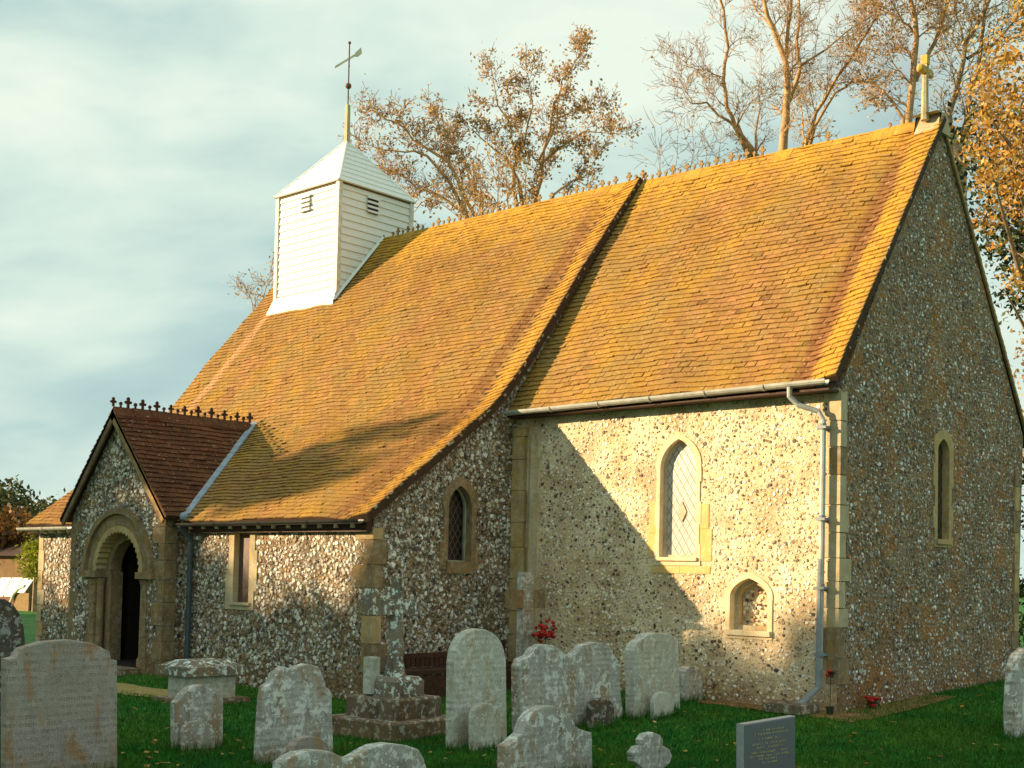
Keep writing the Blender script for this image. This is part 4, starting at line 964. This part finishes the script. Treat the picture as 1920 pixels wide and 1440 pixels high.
# stepped memorial cross
mb_ = Vector((-2.62, -4.50, 0)); mc = empty('memorial_cross', (mb_.x, mb_.y, gz(mb_.x, mb_.y))); tag(mc, 'weathered stone cross with white lichen on three worn steps', 'memorial cross')
a0 = math.radians(4)
def orient(m, c, ang):
    ca, sa = math.cos(ang), math.sin(ang); m.v = [(c.x+(x*ca-y*sa), c.y+(x*sa+y*ca), z) for x, y, z in m.v]
def step(z0, z1, hx, hy, ox=0, oy=0):
    m = MB(); N = 6
    m.tube([(0, 0, z0), (0, 0, z1-.03), (0, 0, z1)], [1, 1, .97], 4); m.v = [((x-y)*.7071*hx*1.4142*.7071+ox, (x+y)*.7071*hy*1.4142*.7071+oy, z) for x, y, z in m.v]
    orient(m, mb_, a0); m.build('step', ST_BASE, mc)
ztop = lambda v: at(735, v, 0, mb_.x).z
m = MB()
def blk(name, mat, hx, hy, z0, z1, ch=.02):
    m = MB(); m.add([(-hx, -hy, z0), (hx, -hy, z0), (hx, hy, z0), (-hx, hy, z0), (-hx, -hy, z1-ch), (hx, -hy, z1-ch), (hx, hy, z1-ch), (-hx, hy, z1-ch), (-hx+ch, -hy+ch, z1), (hx-ch, -hy+ch, z1), (hx-ch, hy-ch, z1), (-hx+ch, hy-ch, z1)],
        [(3, 2, 1, 0), (0, 1, 5, 4), (1, 2, 6, 5), (2, 3, 7, 6), (3, 0, 4, 7), (4, 5, 9, 8), (5, 6, 10, 9), (6, 7, 11, 10), (7, 4, 8, 11), (8, 9, 10, 11)])
    orient(m, mb_, a0); return m.build(name, mat, mc)
blk('step', ST_BASE, .50, .50, -.1, ztop(1342)); blk('step', ST_BASE, .345, .345, ztop(1342)-.01, ztop(1304)); blk('step', ST_CROSS, .215, .215, ztop(1304)-.01, ztop(1268), .04)
m = MB(); zz = [ztop(1270), ztop(1240), ztop(1165), ztop(1084)]; m.tube([(0, 0, z) for z in zz], [.12, .085, .075, .07], 8); orient(m, mb_, a0); m.build('shaft', ST_CROSS, mc)
m = MB(); m.box((-.05, -.25, ztop(1152)), (.05, .25, ztop(1124))); orient(m, mb_, a0); m.build('cross_arm', ST_CROSS, mc)
P = at(700, 1266, 2, ztop(1300)); m = MB()
pb = Vector((mb_.x-.12, mb_.y-.20, 0)); m.box((pb.x-.06, pb.y-.07, ztop(1300)), (pb.x+.06, pb.y+.05, ztop(1232))); m.build('white_block', ST_PALE, mc)
# plain tall cross by the aisle corner
_q = at(982, 1250, 0, -4.3); p0 = Vector((-4.3, _q.y, gz(-4.3, _q.y))); c2 = empty('grave_cross', p0); tag(c2, 'tall plain grey cross standing in the corner of aisle and chancel', 'grave cross')
zf = lambda v: at(980, v, 0, p0.x).z
m = MB(); m.box((p0.x-.055, p0.y-.10, p0.z-.1), (p0.x+.055, p0.y+.10, zf(1072))); m.build('shaft', ST_GREY, c2)
m = MB(); m.box((p0.x-.05, p0.y-.34, zf(1140)), (p0.x+.05, p0.y+.36, zf(1106))); m.build('cross_arm', ST_BROWNQ, c2)
# chest tomb
tp = at(410, 1322, 2, .0); tx, ty = tp.x-.35, tp.y+.45
ct = empty('chest_tomb', (tx, ty, 0)); tag(ct, 'low chest tomb with moulded lid and pale stained side, by the aisle wall', 'chest tomb')
zt_ = lambda v: at(405, v, 0, tx).z
yl, yr = at(352, 1250, 0, tx+.3).y, at(458, 1250, 0, tx+.3).y
m = MB(); m.box((tx-.22, yl+.08, -.1), (tx+.24, yr-.08, zt_(1262))); m.build('body', ST_PALE, ct)
m = MB(); m.box((tx-.36, yl-.05, -.1), (tx+.38, yr+.05, .07)); m.build('plinth', ST_BASE, ct)
z1_ = zt_(1262); z2_ = zt_(1246); z3_ = zt_(1236); m = MB()
m.add([(tx-.32, yl, z1_), (tx+.32, yl, z1_), (tx+.32, yr, z1_), (tx-.32, yr, z1_), (tx-.32, yl, z2_), (tx+.32, yl, z2_), (tx+.32, yr, z2_), (tx-.32, yr, z2_), (tx-.2, yl+.15, z3_), (tx+.17, yl+.15, z3_), (tx+.17, yr-.15, z3_), (tx-.2, yr-.15, z3_)],
      [(3, 2, 1, 0), (0, 1, 5, 4), (1, 2, 6, 5), (2, 3, 7, 6), (3, 0, 4, 7), (4, 5, 9, 8), (5, 6, 10, 9), (6, 7, 11, 10), (7, 4, 8, 11), (8, 9, 10, 11)]); m.build('lid', ST_CROSS, ct)
# bench against the aisle wall
bx = -4.55; y0, y1 = at(768, 1240, 0, bx).y, at(975, 1240, 0, bx).y
bn = empty('bench', (bx, (y0+y1)/2, 0)); tag(bn, 'dark red-brown timber bench below the aisle lancet window', 'bench')
zb0 = at(850, 1226, 0, bx).z; 
m = MB(); m.box((bx-.33, y0, .36), (bx+.10, y1, .41)); m.build('seat', M_DKWOOD, bn)
m = MB(); m.box((bx-.33, y0, zb0-.06), (bx-.29, y1, zb0))
y = y0+.05
while y < y1: m.box((bx-.325, y, .42), (bx-.295, y+.07, zb0-.06)); y += .085
m.build('backrest', M_DKWOOD, bn)
for yy in (y0, (y0+y1)/2, y1-.06):
    m = MB(); m.box((bx-.34, yy, -.05), (bx-.28, yy+.06, zb0+.05)); m.ball((bx-.31, yy+.03, zb0+.09), .045, 8, 6); m.build('leg', M_DKWOOD, bn)
    m = MB(); m.box((bx+.06, yy, -.05), (bx+.12, yy+.06, .36)); m.build('leg', M_DKWOOD, bn)
m = MB(); m.box((bx+.09, y0, .06), (bx+.11, y1, .34)); m.build('apron', M_DKWOOD, bn)
# red flowers
def flowers(pu, pv, plane_x, rad, label, n=26, group=None, pot=True, lowv=None):
    P = at(pu, pv, 0, plane_x); o = empty('red_flowers', (P.x, P.y, gz(P.x, P.y))); tag(o, label, 'flowers', group)
    m = MB()
    for _ in range(n):
        c = P+Vector((R_.gauss(0, rad*.45), R_.gauss(0, rad*.7), R_.gauss(0, rad*.5))); m.ball(c, R_.uniform(.026, .044), 6, 4, (1, 1, .7))
    m.build('petals', M_RED, o, recalc=False)
    m = MB(); z0 = gz(P.x, P.y)
    for _ in range(40):
        c = P+Vector((R_.gauss(0, rad*.5), R_.gauss(0, rad*.6), -abs(R_.gauss(0, rad*.7)))); s = .03
        m.add([c, c+Vector((R_.uniform(-s, s), R_.uniform(-s, s), s)), c+Vector((R_.uniform(-s, s), s, R_.uniform(-s, s)))], [(0, 1, 2)])
    m.tube([(P.x, P.y, z0-.02), (P.x, P.y, z0+.10)], [.035, .05], 8); m.tube([(P.x, P.y, z0+.05), (P.x, P.y+.01, P.z)], .004, 5)
    m.build('pot', M_POT, o, recalc=False)
flowers(1022, 1187, -4.0, .13, 'bunch of bright red flowers in a dark pot behind the twin headstone', 34)
flowers(1557, 1262, .03, .03, 'small red flower head beside the foot of the downpipe', 3)
flowers(1636, 1312, .15, .07, 'red flower posy in a dark pot at the foot of the east wall', 14)

# ------------------------------------------------------------------ trees
def leaf(m, c, s, tint=None):
    d = Vector((R_.gauss(0, 1), R_.gauss(0, 1), R_.gauss(0, 1))).normalized(); e = d.orthogonal().normalized()
    e.rotate(Matrix.Rotation(R_.uniform(0, 6.28), 3, d)); f = d.cross(e); s2 = s*R_.uniform(.45, .7)
    m.add([c-e*s, c-f*s2, c+e*s, c+f*s2], [(0, 1, 2, 3)], tint)
def twig(w_, lf, p, d, L, r, lvl, dens, ls, up=.25, spread=.75, minr=.006):
    n = 4 if lvl > 1 else 3; pts = [p]; rad = [r]; q = p.copy(); dd = d.normalized()
    for i in range(n):
        dd = (dd+Vector((R_.gauss(0, .16), R_.gauss(0, .16), R_.gauss(0, .12)+up*.12))).normalized()
        q = q+dd*(L/n); pts.append(q.copy()); rad.append(max(minr, r*(1-.75*(i+1)/n)))
    w_.tube(pts, rad, 5 if r > .04 else 3, cap=False)
    if lvl <= 1:
        for i in range(1, len(pts)):
            k = dens
            while k > 0:
                if R_.random() < k: leaf(lf, pts[i]+Vector((R_.gauss(0, .10), R_.gauss(0, .10), R_.gauss(0, .09))), ls*R_.uniform(.6, 1.2))
                k -= 1
    if lvl <= 0: return
    for i in range(1, len(pts)):
        for _ in range(2 if lvl > 1 else R_.choice((1, 2))):
            dr = (pts[i]-pts[i-1]).normalized(); s = dr.orthogonal().normalized(); s.rotate(Matrix.Rotation(R_.uniform(0, 6.28), 3, dr))
            nd = (dr*(1-spread*.5)+s*spread+Vector((0, 0, up*.5))).normalized()
            twig(w_, lf, pts[i], nd, L*R_.uniform(.45, .7), max(minr, rad[i]*.6), lvl-1, dens, ls, up, spread, minr)
def traced_tree(name, label, limbs, D, mat_b, mat_l, dens, ls, side_lvl=2, side_len=1.2, step=1, group=None, trunk=None, seed=1, foot=None, minr=.007, up=.3, spread=.75, nside=1):
    R_.seed(seed); wd = MB(); lf = MB(); o = None
    for pts, r0, r1 in limbs:
        r0 *= .72; r1 *= .7; n = len(pts); dj = R_.uniform(-1.2, 1.2)
        W = []
        for i, (u, v) in enumerate(pts): W.append(dep(u, v, D+dj*i/n))
        # smooth
        Q = []; 
        for i in range(n-1):
            for k in range(2): Q.append(W[i].lerp(W[i+1], k/2)+Vector((R_.gauss(0, .02), R_.gauss(0, .02), R_.gauss(0, .02))))
        Q.append(W[-1]); k = len(Q); rad = [r0+(r1-r0)*(i/(k-1))**.8 for i in range(k)]
        wd.tube(Q, rad, 7, cap=False)
        for i in range(1, k):
            for _ in range(nside):
                dr = (Q[i]-Q[i-1]).normalized(); s = dr.orthogonal().normalized(); s.rotate(Matrix.Rotation(R_.uniform(0, 6.28), 3, dr))
                twig(wd, lf, Q[i], dr*.55+s*.7+Vector((0, 0, .15)), side_len*R_.uniform(.5, 1.15), max(minr, rad[i]*.4), side_lvl, dens, ls, up, spread, minr)
        twig(wd, lf, Q[-1], Q[-1]-Q[-2], side_len, rad[-1], side_lvl, dens, ls, up, spread, minr)
    # trunk down to the ground
    b = dep(foot[0], foot[1], D); base = Vector((b.x, b.y, 0))
    wd.tube([base-Vector((0, 0, .2)), base+Vector((0, 0, .5)), b.lerp(base, .5), b], [foot[2]*1.5, foot[2]*1.15, foot[2]*1.05, foot[2]], 10, cap=False)
    for pts, r0, r1 in limbs:
        a = dep(*pts[0], D); 
        if (a-b).length > .25 and abs(pts[0][0]-foot[0]) < 60 and pts[0][1] > foot[1]-120: wd.tube([b, b.lerp(a, .6)+Vector((0, 0, -.05)), a], [foot[2]*.8, r0*1.05, r0], 7, cap=False)
    o = empty(name, base); tag(o, label, 'tree', group)
    wd.build('trunk', mat_b, o, recalc=False, smooth=True)
    if lf.f: lf.build('crown', mat_l, o, recalc=False)
    return o
traced_tree('tree', 'thin spreading tree with few tan leaves right behind the bell turret', [
    ([(893, 420), (893, 407), (867, 363), (843, 307), (817, 287), (777, 263), (747, 233), (722, 222), (702, 210)], .085, .018),
    ([(877, 410), (843, 340), (800, 293), (777, 283), (740, 285), (700, 275)], .07, .015),
    ([(870, 400), (820, 363), (783, 353), (753, 330), (730, 318)], .06, .015),
    ([(840, 307), (843, 277), (833, 243), (827, 215)], .04, .012), ([(867, 363), (862, 320), (850, 275)], .04, .012), ([(820, 363), (790, 380), (775, 400)], .03, .012)],
    30, M_BARK, L_AUT, .30, .045, 2, .50, seed=11, foot=(890, 470, .12))
traced_tree('tree', 'fuller tan-leaved tree behind the middle of the nave ridge', [
    ([(1003, 400), (1003, 380), (1013, 333), (1015, 300), (1030, 253), (1033, 217), (1047, 180), (1053, 150), (1072, 125), (1085, 105)], .09, .014),
    ([(970, 400), (963, 317), (967, 283), (957, 233), (933, 197), (925, 150)], .075, .015),
    ([(973, 340), (947, 297), (913, 267), (888, 245)], .05, .015), ([(1013, 310), (1053, 273), (1100, 247), (1145, 250)], .05, .013),
    ([(1037, 367), (1073, 340), (1100, 320), (1115, 300)], .045, .015), ([(963, 317), (983, 267), (1000, 200), (992, 150)], .05, .015), ([(1015, 300), (1050, 220), (1085, 205), (1110, 205)], .04, .012), ([(940, 400), (925, 370), (905, 345)], .04, .015)],
    31, M_BARK, L_AUT, .50, .05, 2, .50, seed=23, foot=(990, 450, .13))
traced_tree('tree', 'bare twisted tree with crooked upright limb, left of the tall bare tree', [
    ([(1417, 300), (1417, 287), (1380, 240), (1363, 200), (1355, 147), (1363, 90), (1358, 20), (1340, -40)], .10, .04),
    ([(1380, 240), (1347, 213), (1327, 193), (1300, 193), (1290, 178)], .06, .015), ([(1420, 290), (1423, 200), (1427, 140)], .05, .012), ([(1383, 233), (1408, 193)], .04, .012), ([(1355, 147), (1325, 130), (1300, 128)], .025, .01)],
    31, M_BARK, L_AUT, .06, .04, 2, .75, seed=31, foot=(1432, 340, .13), minr=.005)
traced_tree('tree', 'tall bare forked tree behind the middle of the chancel ridge', [
    ([(1467, 290), (1475, 215), (1477, 180), (1472, 110), (1447, 50), (1433, 10), (1428, -50)], .17, .06),
    ([(1477, 187), (1493, 157), (1503, 123), (1493, 77), (1502, 30), (1493, -50)], .10, .045), ([(1472, 110), (1477, 50), (1483, 0), (1488, -50)], .08, .04),
    ([(1503, 123), (1547, 93), (1590, 60), (1630, 33)], .05, .015), ([(1447, 50), (1420, 20), (1400, -20)], .04, .02)],
    33, M_BARK, L_AUT, .08, .04, 2, .9, seed=41, foot=(1462, 330, .18), minr=.005)
traced_tree('tree', 'leaning tree with long bare diagonal limb, between two taller trees behind the chancel', [
    ([(1505, 290), (1513, 263), (1530, 213), (1557, 160), (1587, 123), (1613, 77), (1640, 37), (1643, -40)], .09, .03),
    ([(1527, 235), (1567, 173), (1600, 153), (1640, 157), (1673, 187)], .06, .02), ([(1510, 270), (1508, 220), (1498, 190)], .04, .015)],
    34, M_BARK, L_AUT, .28, .045, 2, .85, seed=43, foot=(1500, 340, .14), minr=.005)
traced_tree('tree', 'ivy-brown leafy tree directly behind the gable cross', [
    ([(1703, 240), (1713, 160), (1720, 67), (1707, 0), (1700, -50)], .15, .06), ([(1713, 150), (1753, 77), (1773, 20), (1787, -40)], .09, .04), ([(1693, 225), (1660, 170), (1627, 150)], .06, .02), ([(1720, 67), (1690, 40), (1670, 0)], .05, .02), ([(1717, 110), (1690, 90), (1660, 80)], .04, .015)],
    32, M_BARK, L_AUT, .5, .05, 2, 1.1, seed=51, foot=(1700, 300, .2), nside=1)
traced_tree('tree', 'twin-stemmed grey tree to the right of the gable cross', [
    ([(1780, 240), (1780, 213), (1800, 147), (1810, 83), (1847, 20), (1865, -30)], .13, .06), ([(1810, 240), (1813, 213), (1830, 140), (1840, 80), (1847, 0), (1850, -50)], .12, .05), ([(1813, 110), (1863, 83), (1907, 33), (1945, -10)], .07, .03), ([(1800, 147), (1770, 100), (1760, 60)], .04, .015), ([(1810, 83), (1790, 20), (1800, -30)], .05, .02)],
    34, M_BARKG, L_AUT, .4, .05, 2, 1.1, seed=61, foot=(1795, 300, .25))
traced_tree('shrub', 'thin leafless shrub tips showing over the ridge where the two roofs meet', [
    ([(1240, 345), (1235, 300)], .02, .008), ([(1262, 340), (1270, 290)], .02, .008), ([(1290, 330), (1300, 285)], .02, .008), ([(1320, 325), (1325, 290)], .02, .008), ([(1340, 320), (1350, 270)], .02, .008)],
    30, M_BARK, L_AUT, .15, .04, 1, .8, seed=71, foot=(1295, 380, .05), nside=2, minr=.005)['category'] = 'shrub'
traced_tree('tree', 'wispy twigs of a small tree beyond the west end of the nave roof', [
    ([(500, 600), (495, 560), (505, 520)], .03, .01), ([(480, 600), (470, 560), (460, 550)], .02, .008), ([(510, 560), (520, 500)], .02, .008)],
    34, M_BARK, L_AUT, .5, .05, 1, .5, seed=81, foot=(500, 640, .08), nside=2, minr=.006)
traced_tree('shrub', 'low russet thicket behind the nave ridge between the two leafy trees', [
    ([(905, 420), (900, 380)], .03, .01), ([(930, 410), (935, 360)], .03, .01), ([(955, 400), (950, 350)], .03, .01), ([(985, 395), (985, 345)], .03, .01), ([(870, 430), (865, 400)], .03, .01)],
    28, M_BARK, L_AUT, 1.4, .045, 1, .8, seed=91, foot=(935, 470, .08), nside=2)['category'] = 'shrub'
# copper oak and dark evergreen at the right
def in_poly(u, v, P):
    c = False; j = len(P)-1
    for i in range(len(P)):
        if (P[i][1] > v) != (P[j][1] > v) and u < (P[j][0]-P[i][0])*(v-P[i][1])/(P[j][1]-P[i][1])+P[i][0]: c = not c
        j = i
    return c
def clump_tree(name, label, poly, D, dD, mat, n, ls, cl, trunk_uv, r, mat_b, seed, core=None, per=26):
    R_.seed(seed); lf = MB(); wd = MB(); us = [p[0] for p in poly]; vs = [p[1] for p in poly]
    t0 = dep(trunk_uv[0], trunk_uv[1], D); base = Vector((t0.x, t0.y, 0)); cs = []
    top = dep(trunk_uv[0], min(vs), D).z
    while len(cs) < n:
        u, v = R_.uniform(min(us), max(us)), R_.uniform(min(vs), max(vs))
        if in_poly(u, v, poly): cs.append(dep(u, v, D+R_.uniform(-dD, dD)))
    for c in cs:
        sz = cl*R_.uniform(.6, 1.3)
        for _ in range(per): leaf(lf, c+Vector((R_.gauss(0, sz), R_.gauss(0, sz), R_.gauss(0, sz*.7))), ls*R_.uniform(.6, 1.3))
    for c in R_.sample(cs, max(6, n//4)):
        a = Vector((base.x, base.y, max(1.5, c.z-R_.uniform(.6, 2.5)))); mid = a.lerp(c, .5)+Vector((R_.gauss(0, .25), R_.gauss(0, .25), R_.gauss(0, .25)))
        wd.tube([a, mid, c], [r*.35, r*.2, .012], 5, cap=False)
    wd.tube([base-Vector((0, 0, .3)), base+Vector((0, 0, top*.5)), Vector((base.x, base.y, top*.95))], [r*1.3, r*.8, r*.2], 9, cap=False)
    o = empty(name, base); tag(o, label, 'tree'); wd.build('trunk', mat_b, o, recalc=False, smooth=True); lf.build('crown', mat, o, recalc=False); return o
clump_tree('oak_tree', 'oak crowded with golden copper leaves at the right edge of the view', [(1900, 40), (1870, 60), (1845, 110), (1838, 190), (1812, 225), (1822, 320), (1842, 380), (1850, 450), (1880, 530), (1925, 560), (2150, 560), (2150, -60), (1920, -40)], 23, 1.6, L_COP, 330, .048, .17, (2050, 700), .3, M_BARKG, 5, per=42)
clump_tree('evergreen_tree', 'dark evergreen behind the chancel gable and the copper-leaved oak', [(1795, 230), (1830, 200), (1900, 215), (2000, 150), (2150, 200), (2150, 570), (1960, 600), (1890, 575), (1860, 500), (1830, 380), (1800, 290)], 29, 1.2, L_DARK, 230, .075, .30, (1990, 700), .3, M_BARKG, 6, per=44)
clump_tree('shrub', 'pale tan-leaved shrub top low beside the far corner of the gable', [(1905, 640), (1930, 620), (2050, 600), (2050, 900), (1925, 900), (1912, 700)], 27, .8, L_AUT, 70, .05, .18, (1990, 900), .1, M_BARK, 7)['category'] = 'shrub'
# beyond the west end
clump_tree('bush', 'dark bush with gold leaves in the gap beside the north east corner', [(1900, 860), (1930, 850), (2050, 880), (2050, 1290), (1900, 1290)], 25, .5, L_MID, 110, .06, .2, (1990, 1200), .06, M_BARK, 17)['category'] = 'bush'
clump_tree('tree', 'dark green tree nearest the left edge beyond the church', [(-120, 920), (-20, 905), (20, 908), (45, 925), (58, 950), (60, 1040), (-120, 1040)], 62, 2, L_MID, 150, .14, .45, (-30, 1040), .3, M_BARKG, 8)
clump_tree('tree', 'hazy green distant tree just left of the west eave', [(48, 950), (70, 935), (95, 940), (120, 955), (150, 980), (150, 1060), (48, 1060)], 80, 2, L_MID, 100, .16, .5, (95, 1060), .3, M_BARKG, 9)
clump_tree('hedge', 'rust brown hedge beyond the church at the left edge', [(-140, 985), (0, 965), (40, 965), (62, 985), (68, 1030), (-140, 1040)], 50, 1.5, L_RUST, 150, .12, .35, (-10, 1050), .15, M_BARKG, 10)['category'] = 'hedge'
clump_tree('shrub', 'bright yellow green shrub touching the west corner of the aisle', [(50, 1020), (62, 1012), (80, 1015), (80, 1080), (52, 1078)], 36, .5, L_YEL, 60, .06, .14, (66, 1080), .06, M_BARKG, 12)['category'] = 'shrub'
# outbuilding and glazed lean-to with hoop
ob = at(20, 1200, 1, 8.0); 
def outbuilding():
    y = 9.0; A = at(-260, 1015, 1, y); B = at(52, 1015, 1, y); o = empty('outbuilding', (B.x-3, y, 0)); tag(o, 'dark roofed brown outbuilding beyond the west end of the church', 'outbuilding')
    z = B.z; z2 = at(30, 1040, 1, y).z
    m = MB(); m.box((A.x, y, -.2), (B.x, y+4, z2)); m.build('wall', simple('ochre_brown_wall', (.15, .085, .03), .9, .4, 2), o)
    m = MB(); m.add([(A.x, y-.3, z2-.05), (B.x+.3, y-.3, z2-.05), (B.x+.3, y+2, z+.25), (A.x, y+2, z+.25), (B.x+.3, y+4.3, z2-.05), (A.x, y+4.3, z2-.05)], [(0, 1, 2, 3), (3, 2, 4, 5), (0, 3, 5), (1, 2, 4), (0, 1, 4, 5)]); m.build('roof', simple('dark_roof_slates', (.05, .02, .012), .8, .4, 6), o)
outbuilding()
def leanto():
    y = 4.5; f = lambda u, v, yy=y: at(u, v, 1, yy)
    a, b_, c, d = f(-60, 1116), f(42, 1116), f(66, 1083, y+.6), f(-60, 1083, y+.6)
    o = empty('lean_to', (b_.x-1, y, 0)); tag(o, 'small white panelled lean-to roof with curved white hoop beyond the aisle corner', 'lean-to')
    m = MB(); N = 6
    for k in range(N):
        t0, t1 = k/N+.008, (k+1)/N-.008
        P = [a.lerp(b_, t0), a.lerp(b_, t1), d.lerp(c, t1), d.lerp(c, t0)]; m.add(P+[p-Vector((0, 0, .04)) for p in P], [(0, 1, 2, 3), (7, 6, 5, 4), (0, 1, 5, 4), (1, 2, 6, 5), (2, 3, 7, 6), (3, 0, 4, 7)])
    m.build('roof', M_CAP, o)
    m = MB(); m.fbox((a.x, y+.02, 0), (b_.x-a.x, 0, 0), (0, .6, 0), (0, 0, b_.z-.06)); m.build('wall', simple('russet_boards', (.16, .05, .025), .8), o)
    m = MB(); pts = [f(65, 1099), f(54, 1103), f(44, 1114), f(37, 1132), f(36, 1150), f(36, 1200)]; m.tube([p+Vector((0, -.3, 0)) for p in pts], .045, 8); m.build('hoop', M_CAP, o)
    m = MB(); q = f(40, 1150); r = f(76, 1105); m.box((q.x, y-.25, -.1), (q.x+.9, y-.2, f(60, 1112).z)); m.build('side_panel', simple('straw_panel', (.22, .14, .05), .8), o)
leanto()
# tall hedge and trees south-west of the churchyard: their shade lies over the graves and the foot of the walls
def shade_belt():
    H = [(-26, 5.2), (-9, 6.2), (-7.3, 6.75), (-6.3, 7.2), (-5.9, 8.7), (-5.2, 10.3), (-4.7, 9.2), (-4.0, 8.8), (-3.0, 8.4), (-1.9, 8.55), (-1.55, 9.2), (-1.3, 9.85), (-1.1, 9.75), (-.7, 9.75), (-.35, 10.3), (.6, 10.7), (8, 10.8), (26, 10.6)]
    def hh(q):
        for (a, b_), (c, d) in zip(H[:-1], H[1:]):
            if a <= q <= c: return b_+(d-b_)*(q-a)/(c-a)
        return H[-1][1]
    S = Vector((.737, .676, 0)); T = Vector((.676, -.737, 0)); p0 = -32.7
    R_.seed(99); m = MB(); q = -20
    o = empty('hedge', S*p0); tag(o, 'tall dense hedge along the south west side of the churchyard', 'hedge')
    core = MB()
    while q < 26:
        z = hh(q+.25)-.45; c = S*p0+T*q; core.fbox((c.x, c.y, -.2), T*.5, S*1.0, (0, 0, z+.2)); q += .5
    core.build('stem_mass', L_HEDGE, o)
    for _ in range(26000):
        q = R_.uniform(-20, 26); top = hh(q); z = top-.5+R_.gauss(0, .24)+.12*math.sin(q*2.3)+.12*math.sin(q*5.1+1)
        if R_.random() < .10: z += abs(R_.gauss(0, .5))
        c = S*(p0+R_.uniform(-.3, 1.3))+T*q+Vector((0, 0, z)); leaf(m, c, R_.uniform(.06, .13))
    for _ in range(9000):
        q = R_.uniform(-20, 26); c = S*(p0+R_.choice((-.05, 1.05))+R_.gauss(0, .08))+T*q+Vector((0, 0, R_.uniform(0, hh(q)))); leaf(m, c, R_.uniform(.10, .2))
    for _ in range(60):
        qa, za = (R_.uniform(-5.0, -3.2), R_.uniform(9.5, 10.45)) if _ < 52 else (R_.uniform(-4.4, -3.4), R_.uniform(10.6, 11.4)); dq, dz = R_.uniform(.25, .7), R_.uniform(.1, .35)
        for k in range(75): t = R_.uniform(-1, 1); leaf(m, S*(p0+.5+R_.gauss(0, .2))+T*(qa+dq*t+R_.gauss(0, .03))+Vector((0, 0, za+dz*t+R_.gauss(0, .05))), R_.uniform(.06, .11))
    m.build('foliage', L_HEDGE, o, recalc=False)
shade_belt()
